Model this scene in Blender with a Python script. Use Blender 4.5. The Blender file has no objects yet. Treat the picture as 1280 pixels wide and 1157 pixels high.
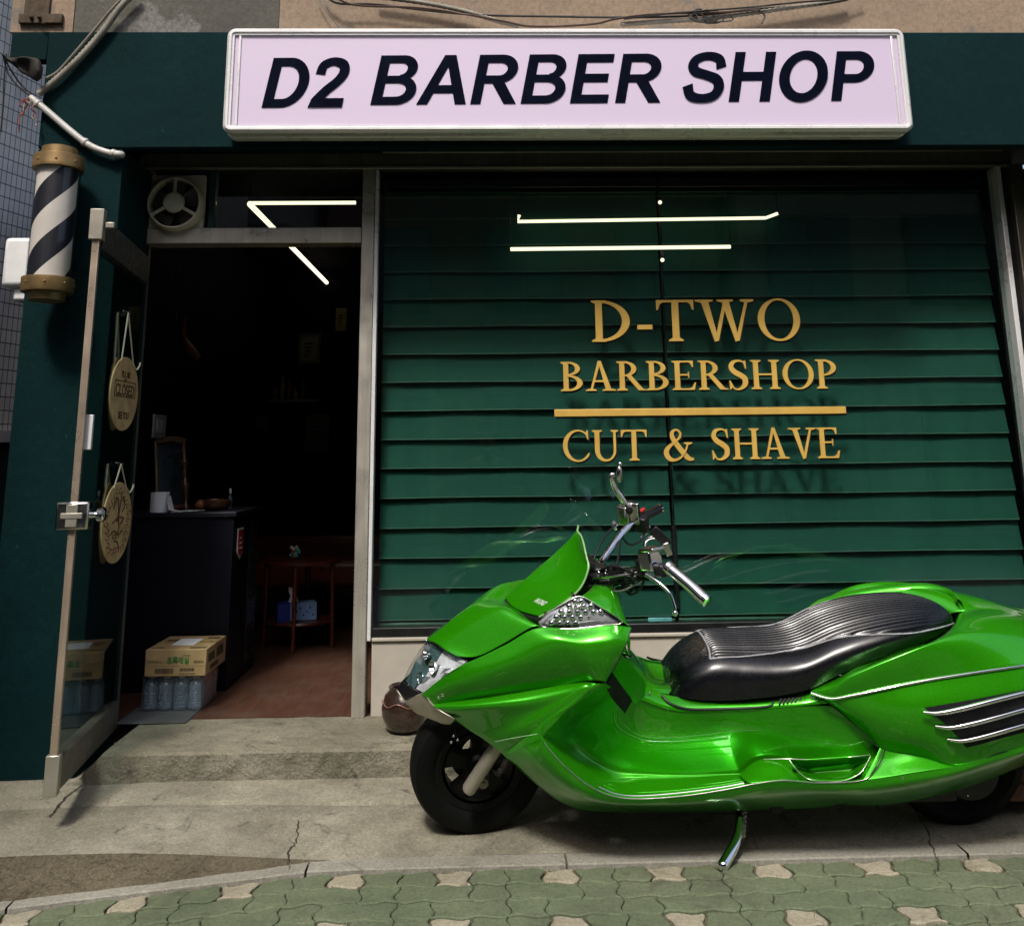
import bpy, bmesh, math, random
from mathutils import Vector, Matrix, Euler
random.seed(7)
R_ = math.radians
scn = bpy.context.scene
col = scn.collection

# ------------------------------------------------------------------ camera (measured from the photograph)
F = 1200.0; PX, PY = 640.0, 308.0
PITCH, YAW, ROLL = R_(12.3), R_(1.7), R_(0.7)
CAM = Vector((0, -4.6, 1.30))
RC = Matrix.Rotation(-YAW, 3, 'Z') @ Matrix.Rotation(math.pi/2 + PITCH, 3, 'X') @ Matrix.Rotation(-ROLL, 3, 'Z')
def _ray(px, py): return RC @ Vector(((px-PX)/F, -(py-PY)/F, -1.0))
def at(px, py, Y=None, Z=None, X=None):
    d = _ray(px, py)
    if Y is not None: t = (Y-CAM.y)/d.y
    elif Z is not None: t = (Z-CAM.z)/d.z
    else: t = (X-CAM.x)/d.x
    return CAM + d*t

# ------------------------------------------------------------------ object helpers
ORG = {}
def prop(o, label=None, cat=None, group=None, kind=None):
    if label: o['label'] = label
    if cat: o['category'] = cat
    if group: o['group'] = group
    if kind: o['kind'] = kind
    return o
def thing(name, label, cat, loc=(0, 0, 0), group=None, rot=None):
    o = bpy.data.objects.new(name, None); col.objects.link(o)
    o.location = loc; o.empty_display_size = 0.1
    if rot: o.rotation_euler = rot
    ORG[o.name] = Vector((0, 0, 0)) if rot else Vector(loc)
    return prop(o, label, cat, group)
def dup(root, loc=None):
    r = root.copy(); col.objects.link(r)
    if loc is not None: r.location = loc
    for ch in list(root.children):
        c = ch.copy(); col.objects.link(c); c.parent = r
        for g in list(ch.children):
            d = g.copy(); col.objects.link(d); d.parent = c
    return r

class MB:
    def __init__(s): s.v = []; s.f = []; s.m = []; s.cur = 0
    def add(s, vs, fs):
        b = len(s.v); s.v += [Vector(v) for v in vs]
        for f in fs: s.f.append(tuple(b+i for i in f)); s.m.append(s.cur)
        return s
    def box(s, x0, x1, y0, y1, z0, z1):
        return s.add([(x0,y0,z0),(x1,y0,z0),(x1,y1,z0),(x0,y1,z0),(x0,y0,z1),(x1,y0,z1),(x1,y1,z1),(x0,y1,z1)],
                     [(0,3,2,1),(4,5,6,7),(0,1,5,4),(1,2,6,5),(2,3,7,6),(3,0,4,7)])
    def obox(s, c, ax, ay, az):
        c, ax, ay, az = map(Vector, (c, ax, ay, az)); vs = []
        for k in (-1, 1):
            for (i, j) in ((-1,-1),(1,-1),(1,1),(-1,1)): vs.append(c+ax*i+ay*j+az*k)
        return s.add(vs, [(0,3,2,1),(4,5,6,7),(0,1,5,4),(1,2,6,5),(2,3,7,6),(3,0,4,7)])
    def bar(s, a, b, w, h, up=(0,0,1)):
        a, b = Vector(a), Vector(b); d = (b-a); u = Vector(up); sd = d.cross(u).normalized(); u2 = sd.cross(d).normalized()
        return s.obox((a+b)/2, d/2, sd*(w/2), u2*(h/2))
    def tube(s, pts, r, n=10, smooth=0, cap=True):
        pts = [Vector(p) for p in pts]
        rs = r if isinstance(r, (list, tuple)) else [r]*len(pts)
        if smooth:
            pp, rr = [], []
            for i in range(len(pts)-1):
                p0 = pts[max(i-1,0)]; p1 = pts[i]; p2 = pts[i+1]; p3 = pts[min(i+2,len(pts)-1)]
                for k in range(smooth):
                    t = k/smooth; pp.append(crv(p0,p1,p2,p3,t)); rr.append(rs[i]*(1-t)+rs[i+1]*t)
            pp.append(pts[-1]); rr.append(rs[-1]); pts, rs = pp, rr
        b = len(s.v); prev = None
        for i, p in enumerate(pts):
            d = (pts[min(i+1,len(pts)-1)]-pts[max(i-1,0)])
            if d.length < 1e-9: d = Vector((0,0,1))
            d.normalize()
            if prev is None:
                a = d.orthogonal().normalized()
            else:
                a = prev - d*prev.dot(d)
                a = a.normalized() if a.length > 1e-6 else d.orthogonal().normalized()
            prev = a; c = d.cross(a)
            for k in range(n):
                th = 2*math.pi*k/n; s.v.append(p+(a*math.cos(th)+c*math.sin(th))*rs[i])
        for i in range(len(pts)-1):
            for k in range(n):
                s.f.append((b+i*n+k, b+i*n+(k+1)%n, b+(i+1)*n+(k+1)%n, b+(i+1)*n+k)); s.m.append(s.cur)
        if cap:
            s.f.append(tuple(b+k for k in reversed(range(n)))); s.m.append(s.cur)
            s.f.append(tuple(b+(len(pts)-1)*n+k for k in range(n))); s.m.append(s.cur)
        return s
    def lathe(s, prof, c, axis=(0,0,1), n=32, a0=0, a1=2*math.pi, cap=False):
        c = Vector(c); ax = Vector(axis).normalized(); u = ax.orthogonal().normalized()
        if abs(ax.z) < .9:
            u = (Vector((0,0,1))-ax*ax.z).normalized()
        w = ax.cross(u); b = len(s.v); full = abs(a1-a0-2*math.pi) < 1e-6
        m = n if full else n+1
        for (r, h) in prof:
            for k in range(m):
                th = a0+(a1-a0)*k/n; s.v.append(c+ax*h+(u*math.cos(th)+w*math.sin(th))*r)
        for i in range(len(prof)-1):
            for k in range(n):
                k2 = (k+1) % m if full else k+1
                s.f.append((b+i*m+k, b+i*m+k2, b+(i+1)*m+k2, b+(i+1)*m+k)); s.m.append(s.cur)
        if cap:
            s.f.append(tuple(b+k for k in reversed(range(m)))); s.m.append(s.cur)
            s.f.append(tuple(b+(len(prof)-1)*m+k for k in range(m))); s.m.append(s.cur)
        return s
    def prism(s, poly, o, ex, ey, ez):
        o, ex, ey, ez = map(Vector, (o, ex, ey, ez)); n = len(poly); b = len(s.v)
        for k in (0, 1):
            for (x, y) in poly: s.v.append(o+ex*x+ey*y+ez*k)
        s.f.append(tuple(b+i for i in range(n))); s.m.append(s.cur)
        s.f.append(tuple(b+n+i for i in reversed(range(n)))); s.m.append(s.cur)
        for i in range(n):
            j = (i+1) % n; s.f.append((b+i, b+n+i, b+n+j, b+j)); s.m.append(s.cur)
        return s
    def sphere(s, c, r, n=16, m=10, sc=(1,1,1)):
        prof = [(max(1e-4, r*math.sin(math.pi*i/m)), -r*math.cos(math.pi*i/m)) for i in range(m+1)]
        b = len(s.v); s.lathe(prof, c, (0,0,1), n)
        c = Vector(c)
        for i in range(b, len(s.v)):
            d = s.v[i]-c; s.v[i] = c+Vector((d.x*sc[0], d.y*sc[1], d.z*sc[2]))
        return s
    def build(s, name, mats, parent=None, smooth=None, bevel=None, recalc=True, seg=2):
        me = bpy.data.meshes.new(name)
        off = ORG[parent.name] if parent is not None else Vector((0,0,0))
        me.from_pydata([v-off for v in s.v], [], s.f)
        if not isinstance(mats, (list, tuple)): mats = [mats]
        for m in mats: me.materials.append(m)
        me.polygons.foreach_set('material_index', s.m)
        if recalc:
            bm = bmesh.new(); bm.from_mesh(me); bmesh.ops.recalc_face_normals(bm, faces=bm.faces); bm.to_mesh(me); bm.free()
        if smooth is not None:
            me.polygons.foreach_set('use_smooth', [True]*len(me.polygons))
            me.set_sharp_from_angle(angle=R_(smooth))
        me.update()
        o = bpy.data.objects.new(name, me); col.objects.link(o)
        if parent is not None: o.parent = parent; ORG[o.name] = off
        if bevel:
            b = o.modifiers.new('bevel', 'BEVEL'); b.width = bevel; b.segments = seg; b.limit_method = 'ANGLE'; b.angle_limit = R_(40)
            me.polygons.foreach_set('use_smooth', [True]*len(me.polygons)); me.set_sharp_from_angle(angle=R_(35))
            b.harden_normals = False
        return o
def crv(p0, p1, p2, p3, t):
    t2, t3 = t*t, t*t*t
    return 0.5*((2*p1)+(-p0+p2)*t+(2*p0-5*p1+4*p2-p3)*t2+(-p0+3*p1-3*p2+p3)*t3)
def dense(pts, n):
    pts = [Vector(p) for p in pts]; out = []
    for i in range(len(pts)-1):
        p1, p2 = pts[i], pts[i+1]
        p0 = pts[i-1] if i else 2*p1-p2
        p3 = pts[i+2] if i+2 < len(pts) else 2*p2-p1
        for k in range(n): out.append(crv(p0,p1,p2,p3,k/n))
    out.append(pts[-1]); return out
def gridmesh(mb, rows, nu, nv, mirror=True, ripple=None):
    rr = [dense(r, nu) for r in rows]
    colz = [dense([r[j] for r in rr], nv) for j in range(len(rr[0]))]
    W, H = len(colz), len(colz[0])
    vs = [colz[j][i] for i in range(H) for j in range(W)]
    fs = [(i*W+j, i*W+j+1, (i+1)*W+j+1, (i+1)*W+j) for i in range(H-1) for j in range(W-1)]
    mb.add(vs, fs)
    if mirror: mb.add([(v.x, -v.y, v.z) for v in vs], [tuple(reversed(f)) for f in fs])
    return W, H

# ------------------------------------------------------------------ material helpers
def newmat(name):
    m = bpy.data.materials.new(name); m.use_nodes = True
    nt = m.node_tree; b = nt.nodes['Principled BSDF']; return m, nt, b
def nd(nt, t, **kw):
    n = nt.nodes.new(t)
    for k, v in kw.items():
        if k in n.inputs: n.inputs[k].default_value = v
        else: setattr(n, k, v)
    return n
def noise_fac(nt, scale, detail=6, rough=.6, lo=.35, hi=.65, vec=None, dist=0):
    tc = nt.nodes.get('TC') or nd(nt, 'ShaderNodeTexCoord', name='TC')
    n = nd(nt, 'ShaderNodeTexNoise', Scale=scale, Detail=detail, Roughness=rough, Distortion=dist)
    nt.links.new(vec if vec else tc.outputs['Object'], n.inputs['Vector'])
    mr = nd(nt, 'ShaderNodeMapRange'); mr.inputs[1].default_value = lo; mr.inputs[2].default_value = hi
    nt.links.new(n.outputs['Fac'], mr.inputs[0]); return mr.outputs[0]
def mixc(nt, fac, a, b, mode='MIX'):
    n = nd(nt, 'ShaderNodeMix', data_type='RGBA', blend_type=mode)
    for s, v in ((6, a), (7, b)):
        if isinstance(v, (tuple, list)): n.inputs[s].default_value = (*v[:3], 1)
        else: nt.links.new(v, n.inputs[s])
    if isinstance(fac, (int, float)): n.inputs[0].default_value = fac
    else: nt.links.new(fac, n.inputs[0])
    return n.outputs[2]
def bump(nt, b, src, strength=.3, dist=.002, prev=None):
    n = nd(nt, 'ShaderNodeBump'); n.inputs['Strength'].default_value = strength; n.inputs['Distance'].default_value = dist
    nt.links.new(src, n.inputs['Height'])
    if prev: nt.links.new(prev, n.inputs['Normal'])
    nt.links.new(n.outputs[0], b.inputs['Normal']); return n.outputs[0]
def simple(name, c, rough=.5, metal=0, var=.25, scale=12, coat=0, bmp=0, bscale=120, bd=.0015, spec=None, rvar=.12):
    m, nt, b = newmat(name)
    f = noise_fac(nt, scale)
    nt.links.new(mixc(nt, f, [x*(1-var) for x in c], [min(1, x*(1+var*.6)) for x in c]), b.inputs['Base Color'])
    b.inputs['Metallic'].default_value = metal
    if rvar:
        mr = nd(nt, 'ShaderNodeMapRange'); mr.inputs[3].default_value = max(0.02, rough-rvar); mr.inputs[4].default_value = min(1, rough+rvar)
        nt.links.new(noise_fac(nt, scale*2.3, lo=.3, hi=.7), mr.inputs[0]); nt.links.new(mr.outputs[0], b.inputs['Roughness'])
    else: b.inputs['Roughness'].default_value = rough
    if coat: b.inputs['Coat Weight'].default_value = coat; b.inputs['Coat Roughness'].default_value = .03
    if spec is not None: b.inputs['Specular IOR Level'].default_value = spec
    if bmp: bump(nt, b, noise_fac(nt, bscale, lo=0, hi=1), bmp, bd)
    return m
def glassmat(name, tint, ior=1.5, rough=0.0, boost=1.0, bmp=0, bscale=8):
    m, nt, b = newmat(name); out = nt.nodes['Material Output']; nt.nodes.remove(b)
    t = nd(nt, 'ShaderNodeBsdfTransparent'); t.inputs[0].default_value = (*tint, 1)
    g = nd(nt, 'ShaderNodeBsdfGlossy'); g.inputs['Roughness'].default_value = rough
    # Schlick reflectance of a thin sheet, the same from both of its sides
    f0 = ((ior-1)/(ior+1))**2; ge = nd(nt, 'ShaderNodeNewGeometry'); dt = nd(nt, 'ShaderNodeVectorMath', operation='DOT_PRODUCT')
    nt.links.new(ge.outputs['Normal'], dt.inputs[0]); nt.links.new(ge.outputs['Incoming'], dt.inputs[1])
    ab = nd(nt, 'ShaderNodeMath', operation='ABSOLUTE'); nt.links.new(dt.outputs['Value'], ab.inputs[0])
    om = nd(nt, 'ShaderNodeMath', operation='SUBTRACT', use_clamp=True); om.inputs[0].default_value = 1; nt.links.new(ab.outputs[0], om.inputs[1])
    pw = nd(nt, 'ShaderNodeMath', operation='POWER'); pw.inputs[1].default_value = 5; nt.links.new(om.outputs[0], pw.inputs[0])
    fr = nd(nt, 'ShaderNodeMath', operation='MULTIPLY_ADD'); fr.inputs[1].default_value = 1-f0; fr.inputs[2].default_value = f0; nt.links.new(pw.outputs[0], fr.inputs[0])
    mu = nd(nt, 'ShaderNodeMath', operation='MULTIPLY', use_clamp=True); mu.inputs[1].default_value = boost
    nt.links.new(fr.outputs[0], mu.inputs[0])
    mx = nd(nt, 'ShaderNodeMixShader'); nt.links.new(mu.outputs[0], mx.inputs[0])
    nt.links.new(t.outputs[0], mx.inputs[1]); nt.links.new(g.outputs[0], mx.inputs[2]); nt.links.new(mx.outputs[0], out.inputs[0])
    if bmp:
        bn = nd(nt, 'ShaderNodeBump'); bn.inputs['Strength'].default_value = bmp; bn.inputs['Distance'].default_value = .01
        nt.links.new(noise_fac(nt, bscale, detail=3, lo=0, hi=1), bn.inputs['Height'])
        nt.links.new(bn.outputs[0], g.inputs['Normal'])
    return m
def emitmat(name, c, s):
    m, nt, b = newmat(name)
    b.inputs['Base Color'].default_value = (*c, 1); b.inputs['Emission Color'].default_value = (*c, 1); b.inputs['Emission Strength'].default_value = s
    return m
def concrete(name, c1, c2, stain, sp=1.0):
    m, nt, b = newmat(name)
    base = mixc(nt, noise_fac(nt, 2.2, 9, .65), c1, c2)
    base = mixc(nt, noise_fac(nt, .9, 8, .7, .5, .72, dist=.6), base, stain)
    fine = noise_fac(nt, 90, 4, .7, .3, .7)
    base = mixc(nt, .55, base, mixc(nt, fine, (.35,.35,.33), (1.35,1.32,1.25)), 'MULTIPLY')
    spk = noise_fac(nt, 150, 3, .6, .68, .76)
    base = mixc(nt, spk, base, [min(1, x*1.5) for x in c2])
    base = mixc(nt, noise_fac(nt, 5, 10, .75, .56, .66, dist=1.2), base, [x*.75 for x in stain])
    base = mixc(nt, noise_fac(nt, 45, 3, .6, .70, .74), base, [x*.5 for x in stain])
    nt.links.new(base, b.inputs['Base Color']); b.inputs['Roughness'].default_value = .88
    p = bump(nt, b, noise_fac(nt, 130, 6, .7, 0, 1), .5*sp, .006)
    bump(nt, b, noise_fac(nt, 9, 5, .6, 0, 1), .6*sp, .03, p)
    return m

M = {}
M['teal'] = None
def wallmat():
    m, nt, b = newmat('dark_teal_stucco')
    base = mixc(nt, noise_fac(nt, 1.6, 8, .65), (.0009,.014,.016), (.0016,.023,.0245))
    base = mixc(nt, noise_fac(nt, 40, 5, .7, .35, .7), base, (.001,.013,.014))
    base = mixc(nt, noise_fac(nt, 25, 2, .5, .74, .80), base, (.008,.04,.04))
    nt.links.new(base, b.inputs['Base Color']); b.inputs['Roughness'].default_value = .85; b.inputs['Specular IOR Level'].default_value = .12
    p = bump(nt, b, noise_fac(nt, 220, 5, .7, 0, 1), .55, .004); bump(nt, b, noise_fac(nt, 14, 4, .6, 0, 1), .35, .012, p)
    return m
M['teal'] = wallmat()
def uppermat(name, a, bcol, patch, lo=.52, hi=.56):
    m, nt, b = newmat(name)
    base = mixc(nt, noise_fac(nt, 1.3, 9, .65), a, bcol)
    base = mixc(nt, noise_fac(nt, 1.9, 10, .62, lo, hi, dist=.4), base, patch)
    base = mixc(nt, noise_fac(nt, 60, 5, .7, .4, .8), base, [x*.6 for x in bcol])
    nt.links.new(base, b.inputs['Base Color']); b.inputs['Roughness'].default_value = .9
    p = bump(nt, b, noise_fac(nt, 120, 5, .7, 0, 1), .4, .004); bump(nt, b, noise_fac(nt, 6, 8, .6, 0, 1), .4, .02, p)
    return m
M['plaster'] = uppermat('peach_plaster', (.30,.215,.145), (.24,.18,.125), (.18,.16,.135), .56, .62)
M['oldconc'] = uppermat('peeling_concrete', (.105,.10,.078), (.075,.072,.06), (.19,.185,.165), .58, .61)
M['slab'] = concrete('worn_concrete', (.17,.157,.115), (.31,.29,.222), (.09,.08,.056))
M['aggr'] = concrete('exposed_aggregate', (.13,.12,.085), (.29,.27,.205), (.075,.068,.047), 1.7)
M['step'] = concrete('speckled_concrete', (.14,.128,.088), (.26,.24,.175), (.075,.068,.046), 1.4)
M['kerb'] = concrete('granite_kerb', (.21,.20,.165), (.28,.27,.23), (.17,.16,.13), .6)
M['rubble'] = concrete('rough_dark_concrete', (.09,.075,.045), (.15,.125,.08), (.05,.04,.025), 2.2)
M['paver_g'] = concrete('green_paver', (.082,.105,.056), (.128,.155,.088), (.09,.098,.056), .7)
M['paver_b'] = concrete('beige_paver', (.25,.225,.16), (.33,.30,.22), (.17,.15,.10), .7)
M['mortar'] = concrete('dirt_joint', (.06,.058,.032), (.11,.10,.058), (.045,.06,.025), 1)
M['asphalt'] = concrete('asphalt', (.045,.045,.045), (.06,.06,.058), (.035,.035,.035), 1)
M['crack'] = simple('crack_dirt', (.035,.028,.016), .95)
def steelmat(name, c, rough, dirt=.4):
    m, nt, b = newmat(name)
    tc = nd(nt, 'ShaderNodeTexCoord', name='TC'); mp = nd(nt, 'ShaderNodeMapping'); mp.inputs['Scale'].default_value = (1, 1, .06)
    nt.links.new(tc.outputs['Object'], mp.inputs[0])
    f = noise_fac(nt, 30, 6, .7, .3, .7, mp.outputs[0])
    base = mixc(nt, f, [x*.7 for x in c], c)
    base = mixc(nt, noise_fac(nt, 5, 7, .7, .55, .75), base, [x*(1-dirt) for x in c])
    nt.links.new(base, b.inputs['Base Color']); b.inputs['Metallic'].default_value = .6
    mr = nd(nt, 'ShaderNodeMapRange'); mr.inputs[3].default_value = rough*.7; mr.inputs[4].default_value = rough*1.4
    nt.links.new(noise_fac(nt, 8, 5), mr.inputs[0]); nt.links.new(mr.outputs[0], b.inputs['Roughness'])
    return m
M['steel'] = steelmat('brushed_stainless', (.58,.54,.46), .36)
M['steel_d'] = steelmat('dull_stainless', (.22,.20,.16), .4)
M['alu'] = simple('white_aluminium', (.74,.73,.72), .3, .2, .05, 3)
M['black'] = simple('black_plastic', (.006,.006,.007), .4)
M['blackm'] = simple('black_gap', (.003,.004,.005), .8)
M['chrome'] = simple('chrome', (.85,.85,.86), .06, 1, .05, 6, rvar=.04)
M['chromed'] = simple('dusty_chrome', (.62,.6,.55), .2, 1, .15, 9)
M['silver'] = simple('satin_silver', (.40,.37,.30), .4, .6, .12, 9)
M['glass'] = glassmat('shop_glass', (.93,.975,.955), 1.5, 0.0, 1.0)
M['dglass'] = glassmat('door_glass', (.80,.89,.86), 1.52, 0.0, 1.1)
M['clear'] = glassmat('clear_plastic', (.97,.98,.98), 1.45, .02, .8)
def milky(m, c, f):
    nt = m.node_tree; out = nt.nodes['Material Output']; src = out.inputs[0].links[0].from_socket
    d = nd(nt, 'ShaderNodeBsdfDiffuse'); d.inputs[0].default_value = (*c, 1); t = nd(nt, 'ShaderNodeBsdfTranslucent'); t.inputs[0].default_value = (*c, 1)
    a = nd(nt, 'ShaderNodeAddShader'); nt.links.new(d.outputs[0], a.inputs[0]); nt.links.new(t.outputs[0], a.inputs[1])
    mx = nd(nt, 'ShaderNodeMixShader'); mx.inputs[0].default_value = f; nt.links.new(src, mx.inputs[1]); nt.links.new(a.outputs[0], mx.inputs[2]); nt.links.new(mx.outputs[0], out.inputs[0]); return m
M['film'] = milky(glassmat('shrink_film', (.94,.96,.98), 1.5, .10, 2.6, 1.0, 26), (.45,.52,.60), .03)
M['pet'] = milky(glassmat('bottle_plastic', (.90,.94,.98), 1.45, .05, 2.4), (.42,.52,.60), .22)
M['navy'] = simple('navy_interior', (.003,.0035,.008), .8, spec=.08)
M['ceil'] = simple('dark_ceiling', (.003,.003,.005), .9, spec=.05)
M['woodfloor'] = None
def floormat():
    m, nt, b = newmat('brown_vinyl_floor')
    tc = nd(nt, 'ShaderNodeTexCoord', name='TC'); mp = nd(nt, 'ShaderNodeMapping'); mp.inputs['Scale'].default_value = (9, .8, 1)
    nt.links.new(tc.outputs['Object'], mp.inputs[0])
    base = mixc(nt, noise_fac(nt, 5, 8, .7, .3, .7, mp.outputs[0]), (.045,.019,.011), (.095,.042,.026))
    base = mixc(nt, noise_fac(nt, 7, 8, .7, .5, .75), base, (.085,.056,.042))
    nt.links.new(base, b.inputs['Base Color']); b.inputs['Roughness'].default_value = .6; b.inputs['Specular IOR Level'].default_value = .25
    bump(nt, b, noise_fac(nt, 60, 4, .6, 0, 1), .2, .003)
    return m
M['woodfloor'] = floormat()
M['redwood'] = simple('red_brown_wood', (.10,.022,.010), .35, 0, .4, 14)
M['darkwood'] = simple('dark_varnished_wood', (.09,.035,.014), .3, 0, .5, 22)
M['oak'] = simple('light_wood', (.58,.40,.19), .55, 0, .25, 18)
M['burn'] = simple('burnt_engraving', (.10,.045,.015), .7)
M['burnf'] = simple('faint_engraving', (.21,.115,.04), .7)
M['card'] = simple('brown_cardboard', (.43,.29,.135), .8, 0, .16, 8, bmp=.2)
M['cardd'] = simple('cardboard_print', (.07,.045,.02), .8)
M['cardg'] = simple('green_print', (.02,.18,.03), .7)
M['white'] = simple('white_paint', (.78,.77,.75), .45, 0, .06)
M['paper'] = simple('white_paper', (.8,.8,.82), .8, 0, .05)
M['cream'] = simple('cream_stripe', (.70,.62,.54), .3, 0, .06, 4)
M['polenavy'] = simple('dark_stripe', (.004,.0038,.008), .35, 0, .2, 4)
M['gold'] = simple('gold_vinyl', (.62,.39,.085), .42, .15, .12, 7)
M['goldl'] = simple('pale_gold_edge', (.72,.53,.24), .45, .1, .1, 7)
M['brass'] = simple('antique_brass', (.24,.155,.065), .48, .55, .3, 9)
M['signface'] = emitmat('lightbox_face', (.54,.45,.58), .05)
M['signink'] = simple('navy_vinyl_letters', (.0015,.003,.011), .7, spec=.03)
M['led'] = emitmat('led_tube', (1, .87, .62), 1.0)
M['fanp'] = simple('grey_beige_plastic', (.60,.56,.48), .45, 0, .18, 7)
M['fand'] = simple('dark_fan_blade', (.06,.055,.05), .5)
M['pipe'] = simple('white_pvc', (.46,.445,.41), .4, 0, .2, 8)
M['conduit'] = simple('grey_conduit', (.22,.20,.16), .6, 0, .3, 12)
M['cable'] = simple('black_cable', (.02,.018,.016), .6)
M['cableg'] = simple('grey_cable', (.17,.15,.12), .6)
M['redwire'] = simple('red_wire', (.22,.03,.02), .5)
M['rust'] = simple('rusty_iron', (.075,.05,.03), .85, .2, .5, 25, bmp=.6)
M['bluebox'] = simple('blue_carton', (.02,.04,.30), .6)
M['lightblue'] = simple('pale_blue_carton', (.22,.38,.68), .6)
M['red'] = simple('red_plastic', (.40,.015,.015), .35)
M['leather'] = simple('dark_red_leather', (.10,.010,.006), .35, 0, .3, 6)
M['cyan'] = simple('pale_cyan_plastic', (.16,.42,.46), .5)
M['mat'] = simple('grey_rubber_mat', (.075,.078,.078), .8, bmp=.3)
M['clay'] = simple('glazed_brown_clay', (.035,.020,.014), .22, 0, .4, 8, coat=.6)
M['string'] = simple('cream_string', (.62,.56,.42), .8)
M['crate'] = simple('weathered_red_plank', (.10,.035,.018), .8, 0, .4, 20, bmp=.3)
def blindmat():
    m, nt, b = newmat('green_blind_fabric')
    tc = nd(nt, 'ShaderNodeTexCoord', name='TC'); mp = nd(nt, 'ShaderNodeMapping'); mp.inputs['Scale'].default_value = (1, 1, .12)
    nt.links.new(tc.outputs['Object'], mp.inputs[0])
    base = mixc(nt, noise_fac(nt, 6, 6, .6, .3, .7, mp.outputs[0]), (.0035,.043,.030), (.0055,.057,.039))
    nt.links.new(base, b.inputs['Base Color']); b.inputs['Roughness'].default_value = .75; b.inputs['Specular IOR Level'].default_value = .2
    bump(nt, b, noise_fac(nt, 300, 2, .5, 0, 1), .2, .001); return m
M['blind'] = blindmat()
M['blindedge'] = simple('blind_bar_and_highlight', (.028,.09,.062), .7)
def tilemat():
    m, nt, b = newmat('white_mosaic_tile')
    tc = nd(nt, 'ShaderNodeTexCoord', name='TC')
    sx = nd(nt, 'ShaderNodeSeparateXYZ'); nt.links.new(tc.outputs['Object'], sx.inputs[0])
    ad = nd(nt, 'ShaderNodeMath', operation='ADD'); nt.links.new(sx.outputs[0], ad.inputs[0]); nt.links.new(sx.outputs[1], ad.inputs[1])
    cx = nd(nt, 'ShaderNodeCombineXYZ'); nt.links.new(ad.outputs[0], cx.inputs[0]); nt.links.new(sx.outputs[2], cx.inputs[1])
    br = nd(nt, 'ShaderNodeTexBrick'); br.offset = 0
    br.inputs['Color1'].default_value = (.82,.79,.74,1); br.inputs['Color2'].default_value = (.72,.69,.65,1); br.inputs['Mortar'].default_value = (.10,.10,.11,1)
    br.inputs['Scale'].default_value = 1; br.inputs['Mortar Size'].default_value = .0035; br.inputs['Brick Width'].default_value = .05; br.inputs['Row Height'].default_value = .078
    nt.links.new(cx.outputs[0], br.inputs['Vector'])
    nt.links.new(mixc(nt, noise_fac(nt, 3, 6), br.outputs['Color'], mixc(nt, .8, br.outputs['Color'], (.7,.7,.72), 'MULTIPLY')), b.inputs['Base Color'])
    b.inputs['Roughness'].default_value = .35
    inv = nd(nt, 'ShaderNodeMath', operation='SUBTRACT'); inv.inputs[0].default_value = 1; nt.links.new(br.outputs['Fac'], inv.inputs[1])
    bump(nt, b, inv.outputs[0], .6, .003); return m
M['tile'] = tilemat()
def paintmat():
    m, nt, b = newmat('metallic_green_paint')
    tc = nd(nt, 'ShaderNodeTexCoord', name='TC')
    vo = nd(nt, 'ShaderNodeTexVoronoi', Scale=900); nt.links.new(tc.outputs['Object'], vo.inputs['Vector'])
    base = mixc(nt, vo.outputs['Color'], (.014,.24,.0008), (.045,.42,.002))
    nt.links.new(base, b.inputs['Base Color']); b.inputs['Metallic'].default_value = .55; b.inputs['Roughness'].default_value = .30; b.inputs['Specular IOR Level'].default_value = .25
    b.inputs['Coat Weight'].default_value = 1; b.inputs['Coat Roughness'].default_value = .025; b.inputs['Coat IOR'].default_value = 1.42
    return m
M['paint'] = paintmat()
M['tyre'] = simple('tyre_rubber', (.0025,.003,.0025), .75, 0, .3, 30, bmp=.2, spec=.15)
M['rimblk'] = simple('black_wheel_paint', (.002,.0025,.002), .5, spec=.2)
M['vinyl'] = simple('black_seat_vinyl', (.0035,.004,.0055), .27, 0, .2, 30, bmp=.05, bscale=500, bd=.0004, rvar=.04)
M['welt'] = simple('grey_seat_piping', (.32,.32,.34), .35)
M['under'] = simple('dark_underbody', (.008,.009,.008), .6)
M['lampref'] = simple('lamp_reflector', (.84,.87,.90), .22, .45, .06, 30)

# ------------------------------------------------------------------ lettering
def text_shape(s, weight=0.0, shear=0.0, spacing=1.0, res=6):
    """outline of a line of text as flat verts + faces, x right, y up, normalised to its own box (0..1, 0..1)"""
    cu = bpy.data.curves.new('t', 'FONT'); cu.body = s; cu.offset = weight; cu.shear = shear; cu.space_character = spacing
    cu.resolution_u = res; cu.fill_mode = 'BOTH'; cu.extrude = .01
    ob = bpy.data.objects.new('t', cu); col.objects.link(ob)
    dg = bpy.context.evaluated_depsgraph_get(); me = bpy.data.meshes.new_from_object(ob.evaluated_get(dg))
    vs = [v.co.copy() for v in me.vertices]; fs = [tuple(p.vertices) for p in me.polygons]
    bpy.data.objects.remove(ob); bpy.data.meshes.remove(me); bpy.data.curves.remove(cu)
    x0 = min(v.x for v in vs); x1 = max(v.x for v in vs); y0 = min(v.y for v in vs); y1 = max(v.y for v in vs)
    return [((v.x-x0)/(x1-x0), (v.y-y0)/(y1-y0), (v.z+.01)/.02) for v in vs], fs
def put_text(mb, s, o, ex, ey, ez, **kw):
    """text filling the parallelogram o + ex*[0,1] + ey*[0,1], raised by ez"""
    vs, fs = text_shape(s, **kw); o, ex, ey, ez = map(Vector, (o, ex, ey, ez))
    mb.add([o+ex*x+ey*y+ez*z for x, y, z in vs], fs)

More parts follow.
